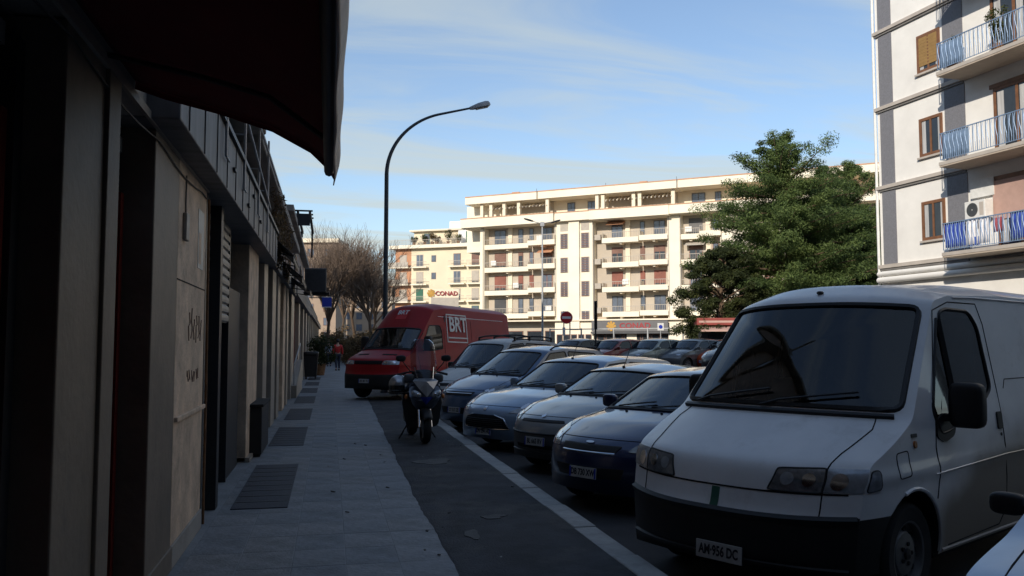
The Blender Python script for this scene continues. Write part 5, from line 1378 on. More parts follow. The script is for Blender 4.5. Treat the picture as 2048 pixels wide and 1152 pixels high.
for x in (0.98, 4.55):
    for sg in (1, -1): make_wheel(rv, x - cx, sg * 0.86, sg, 0.345, 0.2, 'steel')
for sg in (1, -1):
    P = rounded([(4.1, sg * 0.52), (4.9, sg * 0.56), (4.95, sg * 0.985), (4.05, sg * 0.985)], 0.05)
    h = red.patch('top', P, 'headlight', 'lamp', off=0.006)
    for v_ in (0.64, 0.84): red.patch('top', [(4.5 + 0.26 * c, sg * v_ + 0.055 * d) for c, d in CIRC[::3]], 'reflector', 'chrome', parent=h, off=0.012, rings=2)
    w = 'L' if sg > 0 else 'R'
    y = red.yside(1.4, 1.5)
    mm_ = MB().ell((1.35 - cx, sg * (y + 0.2), 1.55), (0.14, 0.24, 0.42), 0.4).build('wing_mirror', 'black', rv, smooth=60)
    MB().tube([(1.4 - cx, sg * y, 1.35), (1.35 - cx, sg * (y + 0.15), 1.4)], 0.02, 6).build('mirror_arm', 'black', mm_)
    red.line(w, [(1.1, 1.28), (1.2, 0.9), (1.4, 0.5)], 0.006, 'panel_gap', 'blackd'); red.line(w, [(2.45, 2.0), (2.45, 0.4)], 0.006, 'panel_gap', 'blackd'); red.line(w, [(3.9, 2.3), (3.9, 0.4)], 0.006, 'panel_gap', 'blackd')
    red.line(w, [(1.45, 0.62), (4.1, 0.62)], 0.03, 'trim_strip', 'black', off=0.0); 
    red.line(w, [(2.2, 2.36), (5.8, 2.38)], 0.008, 'roof_seam', 'paintf')
    red.patch(w, rounded([(2.36, 1.08), (2.36, 1.2), (2.44, 1.2), (2.44, 1.08)], 0.02), 'door_handle', 'black', off=0.012, rings=2)
red.patch('top', rounded([(4.15, -0.5), (4.15, 0.5), (4.85, 0.53), (4.85, -0.53)], 0.05), 'grille', 'blackd', off=0.006)
for s_ in (4.3, 4.5, 4.7): red.line('top', [(s_, v) for v in np.linspace(-0.48, 0.48, 9)], 0.01, 'grille_bar', 'black', off=0.01)
for sg in (1, -1): red.patch('top', rounded([(5.45, sg * 0.25), (5.55, sg * 0.25), (5.55, sg * 0.7), (5.45, sg * 0.7)], 0.02), 'bonnet_vent', 'blackd', off=0.006, rings=2)
red.line('top', [(6.0, v) for v in np.linspace(-0.9, 0.9, 13)], 0.022, 'scuttle', 'black', off=0.004)
for (va, vb) in ((0.7, 0.05), (0.08, -0.6)): red.line('top', [(6.03, va), (6.08, va * 0.8 + vb * 0.2), (6.17, vb)], 0.01, 'wiper', 'black', off=0.03)
p = red.top(1.55, 0); plate(rv, (p.x - 0.012, 0, 0.5), 0.06, 'DK 281 TS')
MB().tube([(0.9 - cx, -0.93, 1.32), (1.3 - cx, -1.0, 1.85)], 0.01, 5).build('pillar_trim', 'blackd', rv)
# logo panels: white frame with the three letters on the flank and over the cab
w = -1
yy = red.yside(3.2, 1.95)
lf = MB()
x0, x1, z0, z1 = 2.60, 3.66, 1.62, 2.46
for (a, b, c, d) in ((x0, x1, z1 - 0.035, z1), (x0, x1, z0, z0 + 0.03), (x0, x0 + 0.03, z0, z1), (x1 - 0.03, x1, z0, z1)):
    P3 = [red.side(a, c, -1), red.side(b, c, -1), red.side(b, d, -1), red.side(a, d, -1)]
    P3 = [q_ + Vector((0, -0.012, 0)) for q_ in P3]; P4 = [q_ + Vector((0, 0.01, 0)) for q_ in P3]
    lf.add(P3 + P4, [(0, 1, 2, 3), (0, 4, 5, 1), (1, 5, 6, 2), (2, 6, 7, 3), (3, 7, 4, 0)])
lf.build('logo_frame', 'whitep', rv)
text('lettering', 'BRT', 0.62, 'whitep', rv, frame_mat(Vector((3.17 - cx, -red.yside(3.1, 2.12) - 0.02, 2.14)), (1, 0, 0), (0, 0.12, 1)), 0.004, sx=0.85, bold=0.014)
rl_ = MB(); rl_.box(2.66 - cx, 3.68 - cx, -red.yside(3.1, 1.75) - 0.012, -red.yside(3.1, 1.75) + 0.004, 1.74, 1.78); rl_.build('underline', 'whitep', rv)
nt_ = red.top(7.55, 0.0); n2_ = red.nrm(red.top, 7.55, 0.0, 0.02, 0.01)
MB().add([red.top(s_, v) + n2_ * 0.006 for s_, v in ((7.35, -0.22), (7.35, 0.22), (7.85, 0.22), (7.85, -0.22))], [(0, 1, 2, 3)]).build('cab_logo_panel', 'redp', rv)
text('lettering', 'BRT', 0.22, 'whitep', rv, frame_mat(red.top(7.66, 0.0) + n2_ * 0.012, (0, -1, 0), (red.top(7.7, 0) - red.top(7.5, 0))), 0.003, bold=0.005)

# raised far part of the car park, reached by a slope
def cpz(y): return RZ + 0.49 * max(0, min(1, (y - 25.0) / 3.0))
V = []; F = []; yl = [24.9, 25.5, 26, 26.5, 27, 27.5, 28, 30, 60, 75, 80]
for i_, y in enumerate(yl):
    zz_ = cpz(y) if y < 79 else RZ
    V += [(9.0, y, zz_ + 0.004), (45.0, y, zz_ + 0.004)]
    if i_: F.append((2 * i_ - 2, 2 * i_ - 1, 2 * i_ + 1, 2 * i_))
lo = len(V); V += [(9.0, y, RZ - 0.05) for y in yl]
for i_ in range(1, len(yl)): F.append((2 * i_ - 2, 2 * i_, lo + i_, lo + i_ - 1))
tag(MB().add(V, F).build('car_park', 'asphalt'), kind='structure')
# ------------------------------------------------------------ cars parked farther off, across the car park
FC = [((12.6, 34.6), 60, (0.02, 0.02, 0.024), 'dark estate car at the left end of the far parked row'), ((13.7, 34.4), 62, (0.22, 0.025, 0.02), 'dark red hatchback second in the far parked row'),
      ((14.9, 34.0), 62, (0.28, 0.3, 0.27), 'silver hatchback third in the far parked row'), ((16.3, 33.7), 62, (0.1, 0.11, 0.12), 'darker silver hatchback left of the orange car'),
      ((17.5, 33.4), 62, (0.6, 0.09, 0.02), 'orange-red hatchback in the far parked row'), ((19.0, 32.9), 62, (0.015, 0.016, 0.02), 'black hatchback right of the orange-red car')]
dist = [(9.0, 36.0), (10.7, 35.6), (12.4, 35.2), (14.1, 34.8), (15.8, 34.4), (17.5, 34.0)]
proto = None
for i, ((_, ph, colr, lab), pos) in enumerate(zip(FC, dist)):
    if proto is None:
        sp = hatch(L=4.1, H=1.45 + 0.0, W=0.83, color=colr, step=0.09, nv=16, nz=16, plate=(1.5, 'EA 000 AA'))
        proto, _k = build_car('parked_car', lab, pos, 62, sp, group='cars parked in the far row', z=0.34)
        base = proto.location.copy() - Vector((pos[0], pos[1], 0)); continue
    c = copytree(proto); c['label'] = lab; c['group'] = 'cars parked in the far row'
    c.location = Vector((pos[0], pos[1], 0)) + base
    for k in c.children:
        k.color = (*colr, 1)
        for kk in k.children: kk.color = (*colr, 1)
# two darker cars nearer, their backs toward the white van
sp = hatch(L=4.2, H=1.62, W=0.86, color=(0.012, 0.013, 0.016), cowl=1.05, nose=0.76, step=0.08, nv=18, nz=18, zb=1.03, plate=(1.5, 'BV 551 LM'))
build_car('parked_car', 'black tall car behind the roofs of the parked row, left of the white van', (13.6, 28.6), 60, sp, z=0.34)
sp = hatch(L=4.0, H=1.45, W=0.83, color=(0.3, 0.33, 0.36), step=0.08, nv=18, nz=18, plate=(1.5, 'CR 309 FT'))
build_car('parked_car', 'grey hatchback seen over the blue car roof beside the white van windscreen', (11.3, 21.2), 60, sp)
sp = hatch(L=4.3, H=1.5, W=0.85, color=(0.5, 0.52, 0.52), step=0.09, nv=16, nz=16, plate=(1.5, 'AX 870 GD'))
build_car('parked_car', 'pale car driving past the supermarket shop front behind the railings', (23.5, 58), 80, sp, z=0.34)

# ------------------------------------------------------------ scooter
sc = thing('motor_scooter', 'black and silver maxi scooter with tall clear windscreen standing on the asphalt path', 'scooter', (1.47, 13.25, 0.008), R(93))
# local: x backwards from the front axle, y to viewer's left
def wheel2(x, r, w, nm):
    t = MB().lathe([(r * 0.66, -w / 2 + 0.015), (r - 0.03, -w / 2), (r - 0.005, -w / 2 + 0.03), (r, 0), (r - 0.005, w / 2 - 0.03), (r - 0.03, w / 2), (r * 0.66, w / 2 - 0.015)], 32, (x, 0, r), 'y').build(nm, 'rubber', sc, smooth=40)
    d = MB(); d.lathe([(r * 0.68, -w * 0.3), (r * 0.6, -w * 0.25), (r * 0.6, w * 0.25), (r * 0.68, w * 0.3)], 28, (x, 0, r), 'y')
    for k in range(6):
        a = k * math.pi / 3; d.obox((x + r * 0.33 * math.cos(a), 0, r + r * 0.33 * math.sin(a)), (r * 0.6, 0.03, 0.022), (0, -a, 0))
    d.lathe([(0.001, -0.05), (0.04, -0.05), (0.04, 0.05), (0.001, 0.05)], 12, (x, 0, r), 'y'); d.build('rim', 'alloy', t, smooth=40)
    MB().lathe([(0.06, -0.055), (r * 0.5, -0.055), (r * 0.5, -0.05), (0.06, -0.05)], 24, (x, 0, r), 'y').build('brake_disc', 'chrome', t, smooth=40)
wheel2(0, 0.25, 0.12, 'wheel'); wheel2(1.42, 0.24, 0.14, 'wheel')
def loft(rings, name, mat, par=sc, n=16, e=0.7, color=None):
    V = []; F = []
    for (x, y, z, w, h, ti) in rings:
        ca, sa = math.cos(ti), math.sin(ti)
        for k in range(n):
            a = 2 * math.pi * k / n; c = math.copysign(abs(math.cos(a)) ** e, math.cos(a)); s_ = math.copysign(abs(math.sin(a)) ** e, math.sin(a))
            V.append((x + h * s_ * sa, y + w * c, z + h * s_ * ca))
    for i in range(len(rings) - 1):
        for k in range(n): F.append((i * n + k, i * n + (k + 1) % n, (i + 1) * n + (k + 1) % n, (i + 1) * n + k))
    F.append(tuple(range(n))); F.append(tuple((len(rings) - 1) * n + k for k in range(n)))
    return MB().add(V, F).build(name, mat, par, smooth=50, color=color)
MT['fairing'] = M('grey_blue_fairing', (0.10, 0.115, 0.15), 0.35, metal=0.3, var=0.15, vs_=6, coat=0.6)
fk = MB()
for y in (-0.09, 0.09): fk.tube([(0.0, y, 0.25), (0.16, y * 0.9, 0.62)], [0.026, 0.022], 8)
fk.build('fork', 'chrome', sc, smooth=60)
MB().grid(lambda u, v: (0.02 - 0.33 * math.cos(0.55 + 2.0 * u) , (v - 0.5) * 0.17 * (1 - 0.3 * abs(u - 0.5)), 0.25 + 0.3 * math.sin(0.55 + 2.0 * u) - 0.10 * (2 * v - 1) ** 2 * 0.4), 10, 6).build('mudguard', 'black', sc, smooth=60).modifiers.new('t', 'SOLIDIFY').thickness = 0.006
loft([(0.20, 0, 0.55, 0.10, 0.10, 0), (0.10, 0, 0.66, 0.2, 0.13, 0.3), (0.06, 0, 0.80, 0.255, 0.16, 0.4), (0.16, 0, 0.93, 0.24, 0.12, 0.8), (0.33, 0, 1.0, 0.17, 0.05, 1.1)], 'front_shield', 'fairing')
loft([(0.30, 0, 0.33, 0.27, 0.12, 0), (0.34, 0, 0.6, 0.32, 0.15, 0.2), (0.36, 0, 0.85, 0.28, 0.12, 0.3)], 'leg_shield', 'black')
# pointed silver nose panel, two slanting lamps under it
MB().add([(0.02, 0.2, 0.965), (0.02, -0.2, 0.965), (-0.09, 0.0, 0.955), (-0.13, 0.0, 0.72), (-0.085, 0.11, 0.84), (-0.085, -0.11, 0.84), (0.1, 0.15, 1.0), (0.1, -0.15, 1.0)], [(0, 2, 4), (2, 1, 5), (2, 3, 4), (2, 5, 3), (0, 6, 2), (2, 6, 7), (2, 7, 1)]).build('nose_panel', 'alloy', sc)
for s_ in (1, -1):
    l_ = MB().ell((-0.055, s_ * 0.155, 0.765), (0.12, 0.17, 0.1), 0.8, (s_ * 0.45, 0.2, 0)).build('headlight', 'lamp', sc, smooth=60)
    MB().ell((-0.105, s_ * 0.14, 0.755), (0.03, 0.06, 0.06)).build('bulb', 'chrome', l_, smooth=60)
    MB().ell((0.08, s_ * 0.29, 0.72), (0.06, 0.05, 0.08)).build('indicator', 'amber', sc, smooth=60)
MB().add([(-0.13, 0.0, 0.72), (-0.085, 0.1, 0.72), (-0.085, -0.1, 0.72), (-0.06, 0.0, 0.60)], [(0, 1, 3), (0, 3, 2), (0, 2, 1)]).build('nose_tip', 'bluep', sc)
# handlebar, mirrors, grips
hb = MB().tube([(0.30, 0.36, 1.06), (0.27, 0.2, 1.1), (0.24, 0, 1.08), (0.27, -0.2, 1.1), (0.30, -0.36, 1.06)], 0.014, 8); hb.build('handlebar', 'black', sc, smooth=60)
for s_ in (1, -1):
    MB().tube([(0.285, s_ * 0.27, 1.08), (0.32, s_ * 0.4, 1.05)], 0.019, 8).build('grip', 'rubber', sc, smooth=60)
    mr_ = MB().tube([(0.25, s_ * 0.2, 1.1), (0.2, s_ * 0.3, 1.22), (0.22, s_ * 0.34, 1.28)], 0.008, 6).build('mirror_stalk', 'black', sc, smooth=60)
    MB().ell((0.22, s_ * 0.36, 1.31), (0.04, 0.16, 0.1), 0.7).build('mirror', 'black', mr_, smooth=60)
    MB().ell((0.2, s_ * 0.23, 1.0), (0.16, 0.16, 0.14), 0.6).build('hand_guard', 'greyd', sc, smooth=60)
loft([(0.18, 0, 1.02, 0.16, 0.06, 0.6), (0.26, 0, 1.1, 0.13, 0.05, 0.9), (0.34, 0, 1.08, 0.1, 0.03, 1.2)], 'dash_cowl', 'black')
wsn = MB().grid(lambda u, v: (0.06 + 0.26 * u + 0.05 * (2 * v - 1) ** 2, (2 * v - 1) * (0.13 + 0.075 * math.sin(math.pi * min(1, u * 0.62 + 0.2))) * (1 if u < 0.86 else 1 - 0.9 * ((u - 0.86) / 0.14) ** 2 * 0.35), 0.93 + 0.68 * u), 16, 12).build('windscreen', 'perspex', sc, smooth=60)
wsn.modifiers.new('t', 'SOLIDIFY').thickness = 0.004
MB().tube([(0.05, 0.12, 0.97), (0.17, 0.15, 1.17)], 0.008, 5).tube([(0.05, -0.12, 0.97), (0.17, -0.15, 1.17)], 0.008, 5).build('windscreen_stay', 'chrome', sc)
# body, footboards, seat, tail, exhaust, stand
loft([(0.36, 0, 0.34, 0.26, 0.07, 0), (0.7, 0, 0.34, 0.25, 0.09, 0), (0.95, 0, 0.45, 0.22, 0.16, 0)], 'footboard', 'black')
loft([(0.75, 0, 0.55, 0.17, 0.12, 0), (0.95, 0, 0.62, 0.22, 0.16, 0), (1.3, 0, 0.66, 0.2, 0.14, 0), (1.7, 0, 0.78, 0.1, 0.07, 0)], 'rear_body', 'greyd')
loft([(0.72, 0, 0.72, 0.12, 0.05, 0), (0.95, 0, 0.79, 0.17, 0.06, 0), (1.2, 0, 0.83, 0.17, 0.06, 0), (1.45, 0, 0.91, 0.15, 0.05, 0), (1.68, 0, 0.93, 0.1, 0.03, 0)], 'seat', 'seat')
MB().ell((1.72, 0, 0.84), (0.08, 0.2, 0.08), 0.7).build('tail_light', 'redlens', sc, smooth=60)
loft([(1.1, -0.17, 0.27, 0.04, 0.04, 0), (1.25, -0.2, 0.3, 0.06, 0.07, 0), (1.7, -0.21, 0.42, 0.055, 0.07, 0)], 'exhaust', 'darkm')
MB().tube([(0.85, 0.14, 0.26), (0.8, 0.3, 0.0)], 0.014, 6).tube([(0.85, -0.14, 0.26), (0.8, -0.3, 0.0)], 0.014, 6).build('stand', 'darkm', sc)
MB().box(-0.05, 1.5, -0.03, 0.03, 0.4, 0.5).build('frame_tube', 'blackd', sc)
# open-face helmet hung on the scooter
hm = thing('helmet', 'silver-grey open-face helmet hanging from the scooter handlebar', 'helmet', (1.08, 13.55, 0.86), R(-20))
V = []
def hfn(u, v):
    a = 2 * math.pi * u; b_ = math.pi * (0.5 - 0.68 * v)
    return (0.155 * math.cos(b_) * math.cos(a), 0.175 * math.cos(b_) * math.sin(a), 0.15 * math.sin(b_) + 0.05)
MB().grid(hfn, 24, 12).build('shell', 'alloy', hm, smooth=60).modifiers.new('t', 'SOLIDIFY').thickness = 0.02
MB().grid(lambda u, v: (0.165 * math.cos(-2.4 + 1.7 * u) , 0.185 * math.sin(-2.4 + 1.7 * u), -0.10 + 0.14 * v), 14, 4).build('visor', 'glassd', hm, smooth=60)
MB().tube([(0.16 * math.cos(a), 0.178 * math.sin(a), -0.075) for a in np.linspace(0, 2 * math.pi, 24, endpoint=False)], 0.012, 6, True).build('rim', 'black', hm, smooth=60)
MB().tube([(0.1, 0.12, -0.05), (0.13, 0.12, 0.1), (0.03, 0.07, 0.215), (-0.06, 0.0, 0.17), (-0.13, -0.1, -0.05)], 0.007, 5).build('strap', 'black', hm)
# ================================================================== street furniture
# tall street lamp with one curved arm
lp = thing('street_lamp', 'tall dark street lamp with one long curved arm over the parked cars', 'street lamp', (1.72, 27.2, 0.0), 0)
pts = [(0, 0, 0.0), (0, 0, 3), (0, 0, 6.95)]
for t_ in np.linspace(0.02, 1, 22):
    a = t_ * 1.32; pts.append((2.35 * (1 - math.cos(a)) + 0.55 * max(0, t_ - 0.75) * 0, 0, 6.95 + 2.05 * math.sin(a) * 1.05))
e = Vector(pts[-1]); d_ = (e - Vector(pts[-2])).normalized(); d_ = Vector((0.968, 0, 0.25))
pts += [tuple(e + d_ * 0.5), tuple(e + d_ * 0.98)]
rad = [0.085, 0.075, 0.066] + list(np.linspace(0.064, 0.04, 22)) + [0.036, 0.034]
MB().tube(pts, rad, 14).build('pole', 'lampost', lp, smooth=60)
MB().lathe([(0.14, 0), (0.14, 0.05), (0.1, 0.12), (0.095, 1.2), (0.085, 1.25)], 16).build('base', 'lampost', lp, smooth=40)
e2 = e + d_ * 0.95
hd_ = MB(); tl = -math.atan2(0.25, 0.968)
sec = [(0.0, 0.05, 0.04, 0.04), (0.1, 0.09, 0.06, 0.05), (0.3, 0.15, 0.10, 0.05), (0.55, 0.16, 0.12, 0.055), (0.66, 0.14, 0.10, 0.05), (0.70, 0.08, 0.05, 0.03)]
V = []; F = []
for (x, w, hu, hl) in sec:
    for (a, b) in ((-w, -hl), (w, -hl), (w, hu * 0.4), (w * 0.6, hu), (-w * 0.6, hu), (-w, hu * 0.4)):
        p = e2 + Euler((0, tl, 0)).to_matrix() @ Vector((x, a, b)); V.append(p)
for i in range(len(sec) - 1):
    for k in range(6): F.append((i * 6 + k, i * 6 + (k + 1) % 6, (i + 1) * 6 + (k + 1) % 6, (i + 1) * 6 + k))
F += [tuple(range(6)), tuple(30 + k for k in range(6))]
hd_.add(V, F).build('lamp_head', 'galv', lp, smooth=35)
dz0 = Euler((0, tl, 0)).to_matrix()
MB().obox(e2 + dz0 @ Vector((0.42, 0, -0.062)), (0.42, 0.24, 0.03), (0, tl, 0)).build('lens', 'lampd', lp, bevel=0.01)

# far lamp with two arms
x_, y_ = fpos(1085, 0, 62)
l2 = thing('street_lamp', 'slender grey street lamp with two heads in front of the cream building', 'street lamp', (x_, y_, RZ), R(-10))
MB().tube([(0, 0, 0), (0, 0, 10.6)], [0.09, 0.05], 10).build('pole', 'galv', l2, smooth=60)
for s_, z_ in ((-1, 0.35), (1, 0.12)):
    MB().tube([(0, 0, 10.5), (s_ * 0.5, 0, 10.55 + 0.05), (s_ * 0.75, 0, 10.6 + z_ * 0.3)], 0.03, 6).build('arm', 'galv', l2)
    MB().ell((s_ * 1.0, 0, 10.62 + z_ * 0.4), (0.75, 0.3, 0.13), 0.7, (0, -s_ * 0.28, 0)).build('lamp_head', 'darkm', l2, smooth=60)
MB().box(-0.14, 0.14, -0.1, 0.1, 10.3, 10.62).build('bracket', 'galv', l2)

# no entry sign on two posts
x_, y_ = fpos(1133, 0, 42)
ne = thing('road_sign', 'round red no-entry sign with white bar on two grey posts', 'road sign', (x_, y_, RZ), R(-12))
MB().tube([(-0.13, 0.04, 0), (-0.13, 0.04, 3.3)], 0.03, 8).tube([(0.17, 0.04, 0), (0.17, 0.04, 3.0)], 0.03, 8).build('posts', 'galv', ne, smooth=60)
MB().lathe([(0.001, -0.02), (0.30, -0.02), (0.31, 0.0), (0.30, 0.01), (0.001, 0.01)], 36, (0, 0, 2.98), 'y').build('disc', 'redp', ne, smooth=40)
MB().box(-0.22, 0.22, -0.026, -0.0205, 2.92, 3.04).build('white_bar', 'whitep', ne)
rg = MB(); rg.tube([(0.295 * math.cos(a), -0.021, 2.98 + 0.295 * math.sin(a)) for a in np.linspace(0, 2 * math.pi, 36, endpoint=False)], 0.008, 4, True); rg.build('rim', 'whitep', ne)
MB().box(-0.2, -0.06, -0.018, 0.0, 2.1, 2.5).build('lower_plate', 'whitep', ne)
# sign seen edge on
x_, y_ = fpos(1191, 0, 36)
es = thing('road_sign', 'tall narrow sign seen edge-on right of the no-entry sign', 'road sign', (x_, y_, RZ), R(75))
MB().tube([(0, 0, 0), (0, 0, 3.5)], 0.035, 8).build('post', 'darkm', es, smooth=60)
MB().box(-0.3, 0.3, -0.06, -0.036, 2.3, 3.5).build('plate', 'greyd', es)
MB().box(-0.3, 0.3, 0.036, 0.05, 2.3, 3.5).build('back_plate', 'greyd', es)
x_, y_ = fpos(1321, 0, 52)
es = thing('road_sign', 'small white square sign on a thin post before the supermarket', 'road sign', (x_, y_, RZ), R(-12))
MB().tube([(0, 0.03, 0), (0, 0.03, 2.95)], 0.028, 8).build('post', 'galv', es, smooth=60)
MB().box(-0.19, 0.19, -0.02, 0.0, 2.5, 2.95).build('plate', 'whitep', es, bevel=0.005)
MB().lathe([(0.001, -0.028), (0.12, -0.028), (0.12, -0.021)], 20, (0, 0, 2.72), 'y').build('symbol', 'bluep', es)

# railing along the far edge of the car park
x0_, y0_ = fpos(1100, 0, 60); x1_, y1_ = fpos(1440, 0, 54)
dv_ = Vector((x1_ - x0_, y1_ - y0_, 0)); ln = dv_.length
fe = thing('fence', 'grey metal railing along the far side of the car park', 'fence', (x0_, y0_, RZ), math.atan2(dv_.y, dv_.x))
np_ = 5
for k in range(np_ + 1):
    u = ln * k / np_
    MB().box(u - 0.04, u + 0.04, -0.04, 0.04, 0, 2.75).build('post', 'galv', fe)
for z_ in (2.66, 0.3): MB().box(0, ln, -0.02, 0.02, z_, z_ + 0.07).build('rail', 'galv', fe)

# kiosk with red sign board under the trees
x_, y_ = fpos(1400, 0, 47)
ki = thing('kiosk', 'small kiosk with red sign board and pale awning under the trees', 'kiosk', (x_, y_, RZ), R(-20))
MB().box(0, 3.2, 0, 2.4, 0, 2.5).build('wall', 'greyd', ki)
MB().box(-0.2, 3.5, -0.5, 2.5, 2.7, 3.1).build('sign_board', 'dullred', ki, bevel=0.03)
MB().box(-0.1, 3.4, -0.508, -0.5005, 2.84, 2.95).build('sign_stripe', 'rose', ki)
MB().prism([(-0.9, 2.35), (-0.9, 2.45), (0.0, 2.72), (0.0, 2.6)], -0.1, 3.3, 'x').build('awning', 'rose', ki)
MB().box(0.4, 2.8, -0.05, -0.001, 1.0, 2.2).build('hatch', 'pane', ki)
MB().box(0.2, 3.0, -0.4, -0.051, 0.9, 0.98).build('counter', 'galv', ki)
# pale low wall with hoarding right of the supermarket
x_, y_ = fpos(1372, 0, 58)
lw = thing('low_wall', 'pale low boundary wall with posters behind the parked cars', 'wall', (x_, y_, RZ), R(-20))
MB().box(0, 5.0, 0, 0.2, 0, 2.1).build('wall', 'fcream', lw)
MB().box(-0.05, 5.05, -0.04, 0.24, 2.1, 2.2).build('coping', 'trim', lw)
MB().box(0.6, 1.5, -0.012, -0.001, 0.8, 1.9).build('poster', 'whitep', lw)
MB().box(2.1, 3.3, -0.012, -0.001, 0.7, 1.9).build('poster', 'rose', lw)

# ================================================================== vegetation
MT.update(
    bark=M('bark', (0.13, 0.085, 0.055), 0.9, var=0.35, vs_=5, bump=0.6, bs=12, stretch=(3, 3, 0.6)),
    twig=M('twigs', (0.17, 0.122, 0.09), 0.9, var=0.3, vs_=1.0),
)
def leafmat(name, c1, c2, c3):
    m = bpy.data.materials.new(name); m.use_nodes = True
    t = m.node_tree; b = t.nodes['Principled BSDF']; b.inputs['Roughness'].default_value = 0.6; b.inputs['Specular IOR Level'].default_value = 0.25
    a = t.nodes.new('ShaderNodeAttribute'); a.attribute_name = 'tone'
    r = t.nodes.new('ShaderNodeValToRGB'); r.color_ramp.elements[0].color = (*c1, 1); r.color_ramp.elements[1].color = (*c3, 1)
    e_ = r.color_ramp.elements.new(0.5); e_.color = (*c2, 1)
    t.links.new(a.outputs['Fac'], r.inputs[0]); t.links.new(r.outputs[0], b.inputs['Base Color'])
    tr = t.nodes.new('ShaderNodeBsdfTranslucent'); mi = t.nodes.new('ShaderNodeMixShader'); mi.inputs[0].default_value = 0.4
    t.links.new(r.outputs[0], tr.inputs[0]); t.links.new(b.outputs[0], mi.inputs[1]); t.links.new(tr.outputs[0], mi.inputs[2])
    t.links.new(mi.outputs[0], t.nodes['Material Output'].inputs[0])
    return m
MT['pine'] = leafmat('pine_needles', (0.04, 0.066, 0.024), (0.115, 0.168, 0.052), (0.22, 0.28, 0.088))
MT['dark_leaf'] = leafmat('dark_leaves', (0.022, 0.03, 0.013), (0.045, 0.06, 0.02), (0.10, 0.115, 0.035))
MT['hedge'] = leafmat('hedge_leaves', (0.03, 0.045, 0.012), (0.07, 0.085, 0.025), (0.14, 0.14, 0.05))
MT['dry'] = leafmat('dry_leaves', (0.07, 0.05, 0.03), (0.15, 0.10, 0.05), (0.25, 0.17, 0.08))

def leaves(name, centers, tones, n_each, spread, size, mat, parent, seed=1, flat=0.6, up=0.6, aspect=3.2):
    g = np.random.default_rng(seed); C = np.repeat(np.array(centers), n_each, 0); N = len(C)
    SP = np.repeat(np.array(spread), n_each, 0) if hasattr(spread, '__len__') else np.full(N, spread)
    d = g.normal(size=(N, 3)); d /= np.linalg.norm(d, axis=1, keepdims=True); rad = g.random(N) ** 0.45
    off = d * rad[:, None] * SP[:, None]; off[:, 2] *= flat
    P = C + off
    nrm = d + g.normal(size=(N, 3)) * 0.7; nrm[:, 2] += up; nrm /= np.linalg.norm(nrm, axis=1, keepdims=True)
    a = g.normal(size=(N, 3)); u = np.cross(nrm, a); u /= np.linalg.norm(u, axis=1, keepdims=True); w = np.cross(nrm, u)
    s = size * (0.6 + 0.8 * g.random(N)); su = (s * 0.5 * math.sqrt(aspect))[:, None]; sw = (s * 0.5 / math.sqrt(aspect))[:, None]
    V = np.stack([P - u * su, P + w * sw, P + u * su, P - w * sw], 1).reshape(-1, 3)
    me = bpy.data.meshes.new(name); me.vertices.add(4 * N); me.vertices.foreach_set('co', V.ravel())
    me.loops.add(4 * N); me.loops.foreach_set('vertex_index', np.arange(4 * N))
    me.polygons.add(N); me.polygons.foreach_set('loop_start', np.arange(N) * 4); me.polygons.foreach_set('loop_total', np.full(N, 4))
    me.update(calc_edges=True)
    at = me.attributes.new('tone', 'FLOAT', 'FACE')
    T = np.clip(np.repeat(np.array(tones), n_each) + g.normal(size=N) * 0.17, 0, 1)
    at.data.foreach_set('value', T.astype(np.float32))
    return link(name, me, mat, parent)

def pine(loc, H, Rm, label, seed, name='pine_tree', mat='pine', n_cl=330, n_each=130, leaf=0.2, trunk_lean=0.03, base=0.12, shape=None, cat='tree'):
    q = random.Random(seed); t = thing(name, label, cat, loc)
    tr = MB(); pts = [(trunk_lean * H * (z / H) ** 2 * 2 + 0.1 * math.sin(z), 0.08 * math.sin(z * 0.7), z) for z in np.linspace(0, H * 0.96, 12)]
    tr.tube(pts, list(np.linspace(0.28, 0.03, 12)), 9); tr.build('trunk', 'bark', t, smooth=60)
    cs = []; tn = []; sp_ = []; lm = MB()
    for k in range(n_cl):
        f = base + (1 - base) * (k + q.random()) / n_cl; f = min(f, 0.99)
        prof = shape(f) if shape else (min(1, (f - base + 0.03) / 0.18) ** 0.7) * (1 - f) ** 0.55 * 1.25
        a = q.uniform(0, 2 * math.pi); lob = 1 + 0.22 * math.sin(2 * a + seed) + 0.16 * math.sin(3 * a + f * 9) + 0.14 * math.sin(f * 23 + seed)
        rr = Rm * prof * lob * (0.35 + 0.65 * q.random() ** 0.5)
        z = H * f + q.uniform(-0.3, 0.3)
        i_ = min(11, int(f / 0.96 * 11)); bx, by = pts[i_][0], pts[i_][1]
        c = (bx + rr * math.cos(a), by + rr * math.sin(a), z + 0.12 * rr)
        cs.append(c); tn.append(0.2 + 0.45 * q.random() + 0.12 * (rr / Rm)); sp_.append(Rm * (0.13 + 0.09 * q.random()) * (0.75 if f > 0.85 else 1))
        if k % 3 == 0:
            m0 = (bx, by, z - 0.25 * rr); lm.tube([m0, ((m0[0] + c[0]) / 2, (m0[1] + c[1]) / 2, (m0[2] + c[2]) / 2 + 0.08), c], [0.06, 0.04, 0.015], 5)
    lm.build('limbs', 'bark', t, smooth=60)
    leaves('crown', cs, tn, n_each, sp_, leaf, mat, t, seed)
    return t
